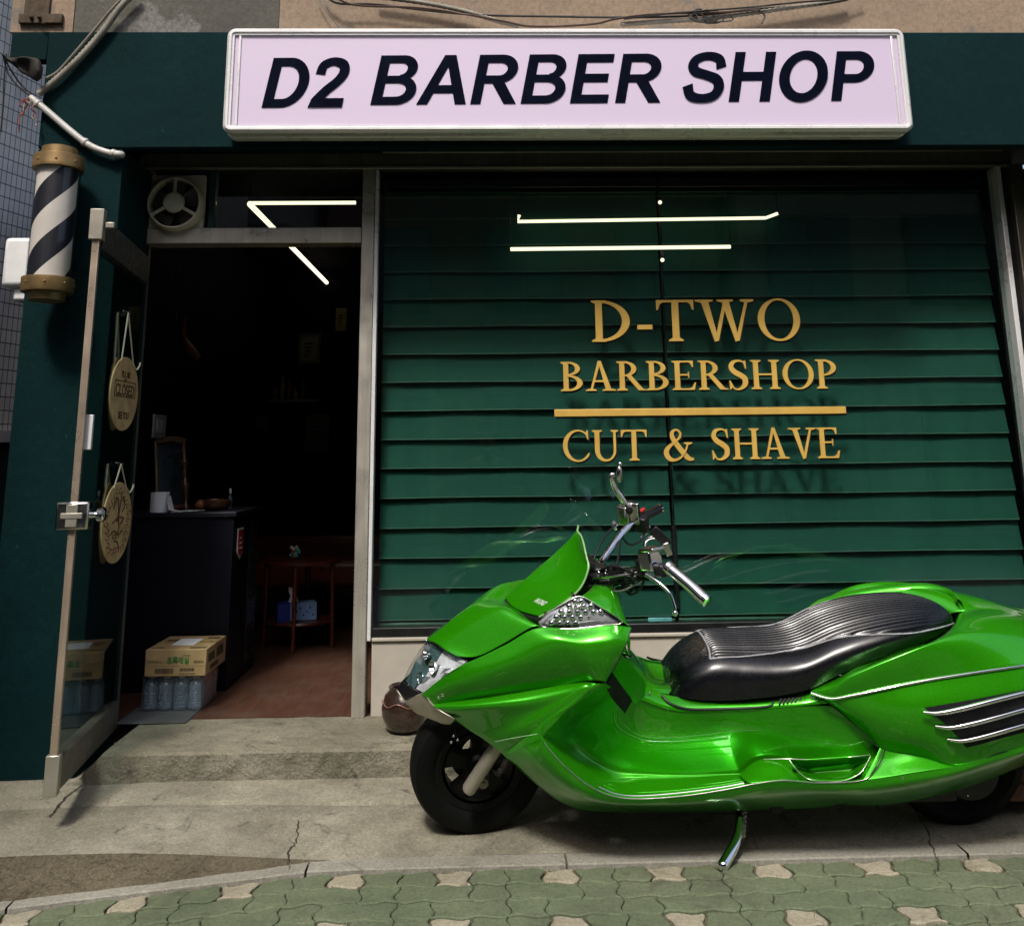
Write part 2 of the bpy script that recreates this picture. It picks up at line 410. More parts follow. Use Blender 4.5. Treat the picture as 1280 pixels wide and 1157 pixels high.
# serif capitals: strokes of one letter as polygons in a unit cap height
def _band(outer, inner): return [[outer[i], outer[i+1], inner[i+1], inner[i]] for i in range(len(outer)-1)]
def _arc(cx, cy, rx, ry, a0, a1, n=18):
    return [(cx+rx*math.cos(R_(a0+(a1-a0)*i/n)), cy+ry*math.sin(R_(a0+(a1-a0)*i/n))) for i in range(n+1)]
def _stem(x, w=.15, y0=0., y1=1., sb=True, st=True):
    out = [[(x, y0), (x+w, y0), (x+w, y1), (x, y1)]]; e = .085
    if sb: out += [[(x-e, y0), (x+w+e, y0), (x+w+e, y0+.035), (x+w, y0+.085), (x, y0+.085), (x-e, y0+.035)]]
    if st: out += [[(x-e, y1-.035), (x, y1-.085), (x+w, y1-.085), (x+w+e, y1-.035), (x+w+e, y1), (x-e, y1)]]
    return out
def _foot(xc, y, up, w=.17):
    s = 1 if up else -1
    return [[(xc-w, y), (xc+w, y), (xc+w, y+.04*s), (xc+.05, y+.075*s), (xc-.05, y+.075*s), (xc-w, y+.04*s)]]
def _spine(pts, ws, n=6):
    p = dense([(x, y, w) for (x, y), w in zip(pts, ws)], n); L, Rr = [], []
    for i, q in enumerate(p):
        d = (p[min(i+1, len(p)-1)]-p[max(i-1, 0)]); d = Vector((d.x, d.y, 0)).normalized(); nn = Vector((-d.y, d.x, 0))*(q.z/2)
        L.append((q.x+nn.x, q.y+nn.y)); Rr.append((q.x-nn.x, q.y-nn.y))
    return _band(L, Rr)
def glyph(c):
    if c == 'D': return _stem(.10)+_band(_arc(.20,.5,.66,.5,-90,90), _arc(.18,.5,.51,.445,-90,90))+[[(.1,0),(.21,0),(.21,.055),(.1,.055)],[(.1,.945),(.21,.945),(.21,1),(.1,1)]], .94
    if c == 'O': return _band(_arc(.5,.5,.47,.52,0,360,40), _arc(.5,.5,.325,.47,0,360,40)), 1.0
    if c == '-': return [[(.05,.29),(.38,.29),(.38,.40),(.05,.40)]], .43
    if c == 'T': return _stem(.36, st=False)+[[(.02,.94),(.85,.94),(.85,1.0),(.02,1.0)], [(.02,.94),(.02,.76),(.055,.76),(.10,.90),(.16,.94)], [(.85,.94),(.85,.76),(.815,.76),(.77,.90),(.71,.94)]], .87
    if c == 'W': return [[(.10,1),(.27,1),(.47,.0),(.38,-.02)], [(.38,-.02),(.47,0),(.68,.93),(.61,.93)], [(.56,1),(.73,1),(.93,.0),(.84,-.02)], [(.84,-.02),(.93,0),(1.17,1),(1.11,1)]]+_foot(.18,1,False,.20)+_foot(.65,1,False,.18)+_foot(1.14,1,False,.15), 1.30
    if c == 'V': return [[(.10,1),(.27,1),(.50,.0),(.41,-.02)], [(.41,-.02),(.50,0),(.75,1),(.69,1)]]+_foot(.18,1,False,.2)+_foot(.72,1,False,.16), .86
    if c == 'A': return [[(.37,1.02),(.46,1.02),(.18,0),(.12,0)], [(.37,1.02),(.46,1.02),(.77,0),(.60,0)], [(.22,.30),(.60,.30),(.59,.36),(.235,.36)]]+_foot(.15,0,True,.16)+_foot(.69,0,True,.2), .88
    if c == 'B': return _stem(.10)+_band(_arc(.24,.765,.36,.235,-90,90), _arc(.22,.765,.235,.185,-90,90))+_band(_arc(.24,.27,.43,.27,-90,90), _arc(.22,.27,.29,.215,-90,90))+[[(.2,.945),(.26,.945),(.26,1),(.2,1)],[(.2,.49),(.3,.49),(.3,.54),(.2,.54)],[(.2,0),(.26,0),(.26,.055),(.2,.055)]], .74
    if c == 'P': return _stem(.10)+_band(_arc(.24,.72,.39,.28,-90,90), _arc(.22,.72,.255,.225,-90,90))+[[(.2,.945),(.26,.945),(.26,1),(.2,1)],[(.2,.44),(.26,.44),(.26,.495),(.2,.495)]], .69
    if c == 'R': return _stem(.10)+_band(_arc(.24,.74,.37,.26,-90,90), _arc(.22,.74,.24,.205,-90,90))+[[(.2,.945),(.26,.945),(.26,1),(.2,1)],[(.2,.48),(.28,.48),(.28,.535),(.2,.535)], [(.30,.50),(.44,.53),(.80,.05),(.85,0),(.66,0)], [(.66,0),(.9,0),(.9,.035),(.74,.06)]], .86
    if c == 'E': return _stem(.10)+[[(.2,.945),(.66,.945),(.66,1),(.2,1)],[(.66,.945),(.66,.78),(.625,.78),(.58,.9),(.52,.945)],[(.2,.49),(.5,.49),(.5,.545),(.2,.545)],[(.5,.62),(.53,.62),(.53,.41),(.5,.41)],[(.2,0),(.68,0),(.69,.055),(.2,.055)],[(.69,.055),(.73,.25),(.695,.25),(.62,.1),(.54,.055)]], .76
    if c == 'H': return _stem(.10)+_stem(.66)+[[(.2,.475),(.7,.475),(.7,.535),(.2,.535)]], .92
    if c == 'U': return _stem(.10, sb=False, y0=.33)+_stem(.70, .075, sb=False, y0=.33)+_band(_arc(.4375,.34,.3375,.36,180,360), _arc(.475,.34,.225,.29,180,360)), .89
    if c == 'C': return _band(_arc(.5,.5,.47,.52,48,316,36), _arc(.53,.5,.355,.465,52,312,36))+[[(.80,1.0),(.835,1.0),(.85,.70),(.815,.70),(.76,.86)],[(.77,.16),(.86,.27),(.885,.25),(.82,.10)]], .92
    if c == 'S': return _spine([(.55,.80),(.50,.93),(.36,.985),(.19,.93),(.12,.76),(.22,.60),(.40,.48),(.52,.35),(.51,.15),(.36,.015),(.19,.03),(.09,.22)], [.04,.05,.065,.11,.145,.17,.175,.17,.14,.075,.05,.04])+[[(.525,.99),(.56,.99),(.575,.70),(.54,.70),(.50,.86)],[(.09,.0),(.06,.0),(.045,.30),(.08,.30),(.14,.12)]], .66
    if c == '&': return _spine([(.98,.02),(.80,.06),(.58,.32),(.34,.68),(.31,.88),(.43,.985),(.56,.90),(.55,.74),(.38,.58),(.17,.40),(.10,.22),(.19,.05),(.38,.0),(.58,.10),(.72,.30),(.80,.53)], [.07,.15,.17,.15,.11,.06,.07,.07,.07,.12,.16,.15,.08,.06,.05,.05])+_foot(.81,.57,False,.13), 1.04
    return [], .42
def serif_line(mb, s, o, ex, ey, n, thick=.006, grow=0.0):
    """serif capitals filling o + ex*[0,1], cap height ey; each stroke a hair prouder than the last so no faces coincide"""
    o, ex, ey, n = map(Vector, (o, ex, ey, n)); x = 0; items = []
    for c in s:
        g, a = glyph(c); items.append((x, g)); x += a+.035
    tot = x-.035; xs = min(p[0]+i[0] for i in items for pl in i[1] for p in pl); xe = max(p[0]+i[0] for i in items for pl in i[1] for p in pl)
    for x0, g in items:
        m_ = mb if mb is not None else MB()
        for k, pl in enumerate(g):
            m_.prism([((p[0]+x0-xs)/(xe-xs), p[1]) for p in pl], o, ex, ey, n*(thick+.00006*k))
        if mb is None and g: m_.build('gilt_letter', M['gold'], wl)

def sans(c):      # bold grotesque capitals
    if c == 'D': return [[(.08,0),(.29,0),(.29,1),(.08,1)], [(.29,.83),(.47,.83),(.47,1),(.29,1)], [(.29,0),(.47,0),(.47,.17),(.29,.17)]]+_band(_arc(.46,.5,.48,.5,-90,90), _arc(.46,.5,.265,.33,-90,90)), 1.0
    if c == '2': return _spine([(.135,.66),(.17,.84),(.37,.92),(.58,.85),(.625,.69),(.53,.52),(.33,.33),(.17,.13),(.16,.09)], [.20,.19,.165,.19,.21,.19,.19,.2,.2])+[[(.03,0),(.74,0),(.74,.175),(.08,.175)]], .80
    if c == 'B': return [[(.08,0),(.29,0),(.29,1),(.08,1)], [(.29,.845),(.57,.845),(.57,1),(.29,1)], [(.29,.435),(.58,.435),(.58,.585),(.29,.585)], [(.29,0),(.58,0),(.58,.16),(.29,.16)]]+_band(_arc(.56,.74,.33,.26,-90,90), _arc(.56,.725,.125,.12,-90,90))+_band(_arc(.57,.29,.385,.29,-90,90), _arc(.57,.298,.17,.138,-90,90)), 1.01
    if c == 'A': return [[(.0,0),(.22,0),(.50,.76),(.50,1),(.385,1)], [(.50,1),(.50,.76),(.79,0),(1.02,0),(.62,1)], [(.25,.225),(.76,.225),(.70,.385),(.31,.385)]], 1.02
    if c == 'R': return [[(.08,0),(.29,0),(.29,1),(.08,1)], [(.29,.835),(.57,.835),(.57,1),(.29,1)], [(.29,.415),(.57,.415),(.57,.575),(.29,.575)], [(.45,.42),(.70,.44),(1.02,0),(.77,0)]]+_band(_arc(.56,.708,.37,.292,-90,90), _arc(.56,.705,.155,.13,-90,90)), 1.03
    if c == 'E': return [[(.08,0),(.29,0),(.29,1),(.08,1)], [(.29,.83),(.84,.83),(.84,1),(.29,1)], [(.29,.425),(.79,.425),(.79,.595),(.29,.595)], [(.29,0),(.86,0),(.86,.17),(.29,.17)]], .93
    if c == 'S': return _spine([(.775,.68),(.70,.86),(.47,.925),(.25,.865),(.185,.735),(.26,.61),(.48,.54),(.70,.45),(.775,.29),(.69,.125),(.46,.07),(.22,.13),(.13,.33)], [.205,.18,.165,.18,.205,.19,.175,.19,.21,.19,.165,.18,.205]), .93
    if c == 'H': return [[(.08,0),(.29,0),(.29,1),(.08,1)], [(.71,0),(.92,0),(.92,1),(.71,1)], [(.29,.42),(.71,.42),(.71,.595),(.29,.595)]], 1.0
    if c == 'O': return _band(_arc(.54,.5,.50,.52,0,360,48), _arc(.54,.5,.285,.345,0,360,48)), 1.08
    if c == 'P': return [[(.08,0),(.29,0),(.29,1),(.08,1)], [(.29,.83),(.53,.83),(.53,1),(.29,1)], [(.29,.365),(.53,.365),(.53,.535),(.29,.535)]]+_band(_arc(.52,.683,.37,.317,-90,90), _arc(.52,.682,.155,.148,-90,90)), .92
    return [], .3
def sans_line(mb, s, o, ex, ey, n, shear=.21, thick=.003):
    o, ex, ey, n = map(Vector, (o, ex, ey, n)); x = 0; items = []
    for c in s:
        g_, a_ = sans(c); items.append((x, g_)); x += a_+.01
    pts = [(p[0]+i[0]+shear*p[1], p[1]) for i in items for pl in i[1] for p in pl]; xs = min(p[0] for p in pts); xe = max(p[0] for p in pts)
    for x0, g_ in items:
        mb = MB()
        for k, pl in enumerate(g_):
            mb.prism([((p[0]+x0+shear*p[1]-xs)/(xe-xs), p[1]) for p in pl], o, ex, ey, n*(thick+.00005*k))
        if g_: mb.build('sign_letter', M['signink'], sg)

# ------------------------------------------------------------------ the setting
def slab_z(x, y):
    t = min(1, max(0, (-.45-y)/.55)); e = min(1, max(0, (-.45-x)/.8)); e = e*e*(3-2*e)
    return .088-(.098-.034*e)*t-.016*max(0, -x-1.2)
def road_z(x): return -.020 - .088*max(0., min(2.2, -x-.55))
KY0, KY1 = -1.005, -1.085       # granite kerb strip between slab and pavers
# concrete slab with its front edge
g = MB(); xs = [-4+.1*i for i in range(91)]; ys = [-.02, -.2, -.45, -.6, -.655, -.663, -.668, -.676, -.8, -.9, -.985, -1.0]
rng = random.Random(3)
def slabp(x, y):
    z = slab_z(x, y)
    if abs(y+.6655) < .004 and x < .4: z -= .006
    wob = .008*math.sin(x*3.1)+.005*math.sin(x*7.7+1)
    if y < -.98: z -= 0.004
    return (x, y + (wob if y < -.55 else 0), z)
vs = [slabp(x, y) for y in ys for x in xs]; n = len(xs)
fs = [(i*n+j, i*n+j+1, (i+1)*n+j+1, (i+1)*n+j) for i in range(len(ys)-1) for j in range(n-1)]
g.add(vs, fs)
g.cur = 1      # broken front edge of the slab, growing to the left as the street drops
eb = [];
for x in xs:
    p = slabp(x, -1.0); eb.append(p)
vs = []; r2 = random.Random(5)
for p in eb:
    zb = min(road_z(p[0])-.015, p[2]-.01)
    vs += [p, (p[0], p[1]-.012-.010*r2.random(), p[2]*.55+zb*.45+.006*r2.random()), (p[0], KY0-.03-.012*r2.random(), zb)]
g.add(vs, [(3*i, 3*i+3, 3*i+4, 3*i+1) for i in range(len(xs)-1)]+[(3*i+1, 3*i+4, 3*i+5, 3*i+2) for i in range(len(xs)-1)])
g.cur = 2      # cracks
def crack(pts, w=.0035, lift=.0012, jit=.012, sd=1):
    rr = random.Random(sd); P = dense([(x, y, 0) for x, y in pts], 8)
    P = [(p.x+rr.uniform(-jit, jit)*.4, p.y+rr.uniform(-jit, jit)*.4) for p in P]
    L = []; 
    for i, p in enumerate(P):
        a = P[max(0, i-1)]; b = P[min(len(P)-1, i+1)]; d = Vector((b[0]-a[0], b[1]-a[1])).normalized(); ww = w*rr.uniform(.4, 1.1)*(1 if 0 < i < len(P)-1 else .2)
        L += [(p[0]-d.y*ww, p[1]+d.x*ww, slab_z(*p)+lift), (p[0]+d.y*ww, p[1]-d.x*ww, slab_z(*p)+lift)]
    g.add(L, [(2*i, 2*i+1, 2*i+3, 2*i+2) for i in range(len(P)-1)])
def gp(px, py): p = at(px, py, Z=.05); return (p.x, p.y)
crack([gp(373, 1018), gp(371, 1035), gp(362, 1044), gp(359, 1058)], sd=1)
crack([gp(62, 1021), gp(78, 1005), gp(100, 992), gp(118, 983)], w=.005, sd=2)
crack([gp(118, 985), gp(140, 990), gp(180, 978)], sd=4)
crack([gp(1120, 985), gp(1150, 1010), gp(1166, 1040), gp(1172, 1060)], w=.003, sd=5)
crack([gp(420, 1012), gp(450, 1018), gp(500, 1010)], w=.002, sd=6)
sw = g.build('sidewalk', [M['slab'], M['rubble'], M['crack']], recalc=False, smooth=40); prop(sw, kind='structure')
# granite kerb strip: long stones laid end to end
g = MB(); x = -4.0; kr = random.Random(9)
for jx in [-2.62, -1.55, -.595, .26, 1.60, 3.0, 4.6]:
    a, b = x+.004, jx-.004; x = jx; N = 6; vs = []
    for i in range(N+1):
        q = a+(b-a)*i/N; zt = road_z(q)+.007
        vs += [(q, KY0, zt-.10), (q, KY0, zt+.002), (q, KY1+.004, zt), (q, KY1, zt-.004), (q, KY1, zt-.10)]
    g.add(vs, [(5*i+k, 5*i+5+k, 5*i+6+k, 5*i+1+k) for i in range(N) for k in range(4)])
kb = g.build('kerb', M['kerb'], smooth=30); prop(kb, kind='structure')
# interlocking wavy pavers
g = MB(); CW, CH = .1145, .110; pr = random.Random(11); BX = -.109-2.5*CW
def wob(x, y, ax):    # shared wavy joints
    return .012*math.sin(2*math.pi*x/CW*1.0+ (0 if ax else .8))
def paver(i0, i1, j, beige):
    x0, x1 = i0*CW+BX, i1*CW+BX; y1 = KY1-.012-j*CH; y0 = y1-CH; gpx = .0017
    P = []; NS = 6*(i1-i0)
    top = [(x0+(x1-x0)*k/NS, y1) for k in range(NS+1)]; rgt = [(x1, y1+(y0-y1)*k/6) for k in range(1, 7)]
    bot = [(x1+(x0-x1)*k/NS, y0) for k in range(1, NS+1)]; lef = [(x0, y0+(y1-y0)*k/6) for k in range(1, 6)]
    def wv(x, y):
        a = .0085*math.sin(2*math.pi*(y-KY1)/CH+.0)*math.cos(math.pi*round((x-BX)/CW))*1.0
        b = .008*math.sin(2*math.pi*(x-BX)/CW)*(1 if (round((KY1-.012-y)/CH) % 2) else -1)
        return a, b
    cx, cy = (x0+x1)/2, (y0+y1)/2; tilt = (pr.uniform(-.012, .012), pr.uniform(-.012, .012)); dz = pr.uniform(-.0018, .0018)
    out, inn, low = [], [], []
    for (x, y) in top+rgt+bot+lef:
        ox = oy = 0; nx = ny = 0
        if abs(x-x0) < 1e-6 or abs(x-x1) < 1e-6: ox = wv(x, y)[0]; nx = 1 if abs(x-x0) < 1e-6 else -1
        if abs(y-y0) < 1e-6 or abs(y-y1) < 1e-6: oy = wv(x, y)[1]; ny = 1 if abs(y-y0) < 1e-6 else -1
        qx, qy = x+ox, y+oy
        def zz(a, b): return road_z(a)+(a-cx)*tilt[0]+(b-cy)*tilt[1]+dz
        ib = .006 if beige else 0; px, py = qx+nx*(.0018+ib), qy+ny*(.0030+ib); low.append((px, py, zz(px, py)-.03)); out.append((px, py, zz(px, py)-.0032))
        px, py = px+nx*.0045, py+ny*.0055; inn.append((px, py, zz(px, py)))
    n = len(out); g.cur = 1 if beige else 0
    g.add(low+out+inn, [(k, (k+1) % n, n+(k+1) % n, n+k) for k in range(n)]+[(n+k, n+(k+1) % n, 2*n+(k+1) % n, 2*n+k) for k in range(n)]+[tuple(range(2*n, 3*n))])
OFF = 0
for j in range(0, 22):
    lo, hi = -32, 40
    if j > 6: lo, hi = -26, 32
    ph = {0: 0, 1: 1, 2: 2}[j % 3]
    PH = .0
    i = lo - (lo % 3) + ph - 3
    while i < hi:
        if j % 3 == 0: paver(i+2, i+3, j, True); paver(i+3, i+4, j, False); paver(i+4, i+5, j, False)
        elif j % 3 == 1: paver(i, i+2, j, False); paver(i+2, i+3, j, False)
        else: paver(i, i+2, j, False); paver(i+2, i+3, j, False)
        i += 3
g.cur = 2
q = [-6+.15*i for i in range(81)]
vs = []
for x in q: vs += [(x, KY0, road_z(x)-.012), (x, -3.7, road_z(x)-.012)]
g.add(vs, [(2*i, 2*i+1, 2*i+3, 2*i+2) for i in range(len(q)-1)])
pv = g.build('pavement', [M['paver_g'], M['paver_b'], M['mortar']], smooth=25, recalc=True); prop(pv, kind='structure')
# street and ground beyond
g = MB(); vs = []; q = [-60, -20, -6, -2.75, -.55, 6, 20, 60]
for x in q: vs += [(x, -3.6, road_z(x)-.03), (x, -11.5, road_z(x)-.03)]
g.add(vs, [(2*i, 2*i+1, 2*i+3, 2*i+2) for i in range(len(q)-1)])
rd = g.build('road', M['asphalt']); prop(rd, kind='structure')
g = MB(); g.add([(-300,-300,-.30),(300,-300,-.30),(300,300,-.30),(-300,300,-.30)], [(0,1,2,3)])
gr = g.build('ground', M['slab']); prop(gr, kind='structure')

# ------------------------------------------------------------------ the barbershop building
FY = -.42; ZF = .19; PX0 = -2.005
bld = thing('barbershop_building', 'dark teal shopfront with open doorway, wide window and bare concrete above', 'building', (0, 0, 0))
g = MB()
g.box(PX0, 4.2, FY, FY+.06, 2.676, 3.24)              # fascia board
g.box(-2.175, PX0-.001, FY+.003, FY+.06, 3.10, 3.238)
g.box(PX0, -1.625, FY+.004, -.0, -.05, 2.674)         # left pier
g.box(2.70, 4.2, FY+.004, .2, -.05, 2.674)              # right pier
g.box(PX0+.001, 4.2, FY+.06, .3, 2.80, 2.86)               # soffit
g.build('painted_wall', M['teal'], bld, bevel=.006)
g = MB(); g.box(-1.90, -.955, FY+.014, .4, 3.242, 6.5)
g.build('upper_wall', M['oldconc'], bld)
g = MB(); g.box(-2.19, -1.903, FY+.011, .4, 3.242, 6.5); g.box(-.952, 4.2, FY+.011, .4, 3.242, 6.5); g.build('upper_wall', M['plaster'], bld)
# sill panel under the window
g = MB(); g.box(-.513, 2.66, -.012, .09, .185, .497); g.box(-.513, 2.66, -.024, .10, .4975, .512)
for xx in (.86, 1.76): g.box(xx-.003, xx+.003, -.0145, 0, .19, .496)
g.build('sill_panel', simple('beige_sill_panel', (.40,.365,.30), .55, 0, .12, 4, bmp=.1), bld, bevel=.003)
# stainless frame: header, mullion, jambs, lintel
g = MB()
g.box(-1.69, 2.66, -.03, .05, 2.700, 2.775)
g.build('header', M['steel_d'], bld, bevel=.002)
g = MB(); g.box(-1.69, 2.66, -.042, -.031, 2.690, 2.7025); g.box(-.5, 2.62, -.040, -.031, 2.772, 2.781); g.build('header_trim', M['silver'], bld, bevel=.002)
g = MB(); g.box(-.596, -.536, -.035, .06, .185, 2.699); g.build('mullion', M['steel'], bld, bevel=.004)
g = MB(); g.box(-.5345, -.5165, -.028, .03, .50, 2.69); g.build('window_bead', M['alu'], bld, bevel=.003)
g = MB(); g.box(-1.690, -1.632, -.03, .05, .185, 2.699); g.build('door_jamb', M['steel_d'], bld, bevel=.004)
g = MB(); g.box(2.566, 2.590, -.05, .04, .512, 2.69); g.build('window_bead', M['alu'], bld, bevel=.003)
g = MB(); g.box(2.63, 2.70, -.06, .06, .30, 2.699); g.build('mullion', M['steel_d'], bld, bevel=.004)
g = MB(); g.box(2.5905, 2.63, -.02, .04, .512, 2.69); g.build('mullion', M['black'], bld)
g = MB(); g.box(-1.631, -.597, -.04, .06, 2.318, 2.396); g.build('lintel', M['steel'], bld, bevel=.004)
g = MB(); g.box(-.516, 2.565, -.01, .05, .513, .552); g.build('window_rail', M['black'], bld, bevel=.003)
# glass
g = MB(); g.box(-.5162, 2.5655, 0, .008, .5525, 2.6895); w = g.build('window_pane', M['glass'], bld)
g = MB(); g.box(-1.315, -.597, 0.0, .006, 2.3965, 2.699); g.build('transom_pane', M['glass'], bld)
g = MB(); g.box(-1.345, -1.3155, -.018, .03, 2.3965, 2.699); g.build('transom_bar', simple('green_bar', (.004,.05,.04), .5), bld)
# the room inside
g = MB()
g.box(-1.95, -1.86, .051, 3.5, .19, 2.9); g.box(-1.8598, -1.70, .06, .14, .19, 2.9); g.box(2.72, 2.80, .21, 3.5, .19, 2.9); g.box(-1.95, 2.8, 3.5, 3.58, .19, 2.9)
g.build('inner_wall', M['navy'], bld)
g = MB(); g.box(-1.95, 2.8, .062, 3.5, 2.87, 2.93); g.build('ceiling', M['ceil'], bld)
g = MB(); g.box(-1.86, 2.72, .0, 3.5, .10, .19); g.build('floor', M['woodfloor'], bld)

# doorstep
g = MB(); N = 60; X0, X1 = -1.50, 2.75; rs = random.Random(21)
prof = [(-.005, .187), (-.2, .187), (-.38, .186), (-.474, .184), (-.486, .176), (-.489, .13), (-.490, .04)]
vs = []
for i in range(N+1):
    x = X0+(X1-X0)*i/N; k = max(0, 1-i/2.2)
    for (y, z) in prof: vs.append((x, y*(1-.0*k)+rs.uniform(-.003, .003)*(z < .18), z+rs.uniform(-.0012, .0012)))
m = len(prof); g.add(vs, [(i*m+k, (i+1)*m+k, (i+1)*m+k+1, i*m+k+1) for i in range(N) for k in range(m-1)])
g.add([(X0, y, z) for (y, z) in prof]+[(X0-.12, y*1.0, .06) for (y, z) in prof], [(k, k+1, m+k+1, m+k) for k in range(m-1)])
for q in range(len(g.f)):
    if q % (m-1) >= 4: g.m[q] = 1
ds = g.build('doorstep', [M['step'], M['aggr']], smooth=35); prop(ds, 'long speckled concrete step in front of the shop doorway', 'step')

# ------------------------------------------------------------------ lightbox sign
p0 = at(277, 168, Y=-.56); p1 = at(1143, 160, Y=-.56)
SX0, SX1, SZ0, SZ1 = p0.x, p1.x, 2.700, 3.195
sg = thing('shop_sign', 'long lightbox sign reading D2 BARBER SHOP in navy on pale lilac', 'sign', (SX0, FY, SZ0))
def rrect(x0, x1, z0, z1, r, n=6):
    out = []
    for (cx, cz, a) in ((x1-r, z1-r, 0), (x0+r, z1-r, 90), (x0+r, z0+r, 180), (x1-r, z0+r, 270)):
        for k in range(n+1): out.append((cx+r*math.cos(R_(a+90*k/n)), cz+r*math.sin(R_(a+90*k/n))))
    return out
def ring(mb, A, ya, B, yb):
    n = len(A); mb.add([(x, ya, z) for x, z in A]+[(x, yb, z) for x, z in B], [(i, (i+1) % n, n+(i+1) % n, n+i) for i in range(n)])
def rr(o): return rrect(SX0+o, SX1-o, SZ0+o, SZ1-o, max(.004, .038-o))
g = MB()
seq = [(0.03, FY-.002), (0.0, FY-.018), (0, FY-.055), (.006, FY-.06), (.006, FY-.085), (0, FY-.09), (0, FY-.130), (.012, FY-.145), (.022, FY-.145), (.026, FY-.138), (.034, FY-.138), (.034, FY-.126)]
for (a, ya), (b, yb) in zip(seq[:-1], seq[1:]): ring(g, rr(a), ya, rr(b), yb)
g.build('frame', M['alu'], sg, smooth=40)
g = MB(); g.box(SX0+.033, SX1-.033, FY-.128, FY-.12, SZ0+.033, SZ1-.033); g.build('face_panel', M['signface'], sg)
for xx in (SX0+.058, SX1-.060): g = MB(); g.box(xx-.005, xx+.005, FY-.136, FY-.1285, SZ0+.036, SZ1-.036); g.build('corner_trim', M['alu'], sg, bevel=.002)
YT = FY-.1284
for wd, (xa, xb), (ya, yb) in (('D2', (327, 436), (135, 73)), ('BARBER', (463, 829), (131.5, 70)), ('SHOP', (854, 1097), (128, 66))):
    a = at(xa, ya, Y=YT); b = at(xb, ya-(xb-xa)*.0085, Y=YT); c = at(xa, yb, Y=YT)
    sans_line(None, wd, a, (b.x-a.x, 0, b.z-a.z), (0, 0, c.z-a.z), (0, -1, 0))

# ------------------------------------------------------------------ gilt lettering on the window
wl = thing('window_lettering', 'gilt serif lettering D-TWO BARBERSHOP CUT & SHAVE on the green window', 'sign', tuple(at(875, 578, Y=-.006)))
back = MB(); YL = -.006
for txt, xa, xb, yb, yt in (('D-TWO', 740, 1001, 427.5, 376), ('BARBERSHOP', 701, 1046, 489, 452.5), ('CUT & SHAVE', 704, 1050, 576.5, 538)):
    a = at(xa, yb, Y=YL); b = at(xb, yb-(xb-xa)*.012, Y=YL); c = at(xa, yt, Y=YL); h = c.z-a.z
    serif_line(None, txt, a+Vector((0, -.002, 0)), (b.x-a.x, 0, 0), (0, 0, h), (0, -1, 0), .008)
    serif_line(back, txt, a+Vector((.007, 0, -.008)), (b.x-a.x, 0, 0), (0, 0, h), (0, -1, 0), .0012)  # black copy of each line, shifted right and down behind the gilt
a = at(693, 521, Y=YL); b = at(1057, 516, Y=YL); g = MB(); g.box(a.x, b.x, YL-.010, YL-.002, a.z, a.z+.034); g.build('gilt_rule', M['gold'], wl, bevel=.002)
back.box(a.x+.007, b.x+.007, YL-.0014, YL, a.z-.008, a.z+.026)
back.build('letter_dark_copy', M['blackm'], wl)

# ------------------------------------------------------------------ blinds
def blind(x0, x1, z0, z1, lab):
    t = thing('window_blind', lab, 'blind', ((x0+x1)/2, .13, z0), 'pleated blinds behind the shop window')
    g = MB(); P = .1358; z = z0+.03; zi = 0
    while z < z1-.02:
        zt = min(z+P+.02, z1); n = 5
        pr = [(.106, z), (.1005, z+.0015), (.101, z+.006)]+[(.101+.028*(k/n)**.8, z+.006+(zt-z-.006)*k/n) for k in range(1, n+1)]
        g.cur = 0; NX = 24; vs = []
        for i in range(NX+1):
            x = x0+(x1-x0)*i/NX; w = .0016*math.sin(x*9+z*31)+.001*math.sin(x*23+z*7)
            for (y, zz) in pr: vs.append((x, y+w, zz+.0012*math.sin(x*5+z*13)))
        m = len(pr); b = len(g.f)
        g.add(vs, [(i*m+k, (i+1)*m+k, (i+1)*m+k+1, i*m+k+1) for i in range(NX) for k in range(m-1)])
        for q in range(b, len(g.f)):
            if (q-b) % (m-1) < 2: g.m[q] = 1  # lower slat edges take the paler colour, a painted highlight line
        z += P
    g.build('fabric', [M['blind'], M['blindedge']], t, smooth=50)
    g = MB(); g.box(x0-.005, x1+.005, .100, .15, z1, z1+.055); g.build('headrail', M['black'], t, bevel=.006)
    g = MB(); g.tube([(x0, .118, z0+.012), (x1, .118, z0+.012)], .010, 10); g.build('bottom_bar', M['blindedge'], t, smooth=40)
    return t
xm = at(841, 700, Y=.13).x
b1 = blind(-.50, xm-.006, .535, 2.63, 'left green pleated blind, behind the left half of the window')
b2 = blind(xm+.014, 2.555, .535, 2.63, 'right green pleated blind, behind the scooter seat and most gilt letters')
g = MB(); g.tube([(xm+.004, .095, 2.6), (xm+.004, .095, .95)], .0035, 6); g.tube([(xm+.004, .095, .97), (xm+.006, .095, .60)], .012, 8); g.build('pull_cord', M['black'], b1, smooth=40)
p = at(825, 775, Y=.09); g = MB(); g.box(p.x-.055, p.x+.055, .085, .095, p.z-.012, p.z+.012); g.build('cord_tag', M['cyan'], b1, bevel=.002)

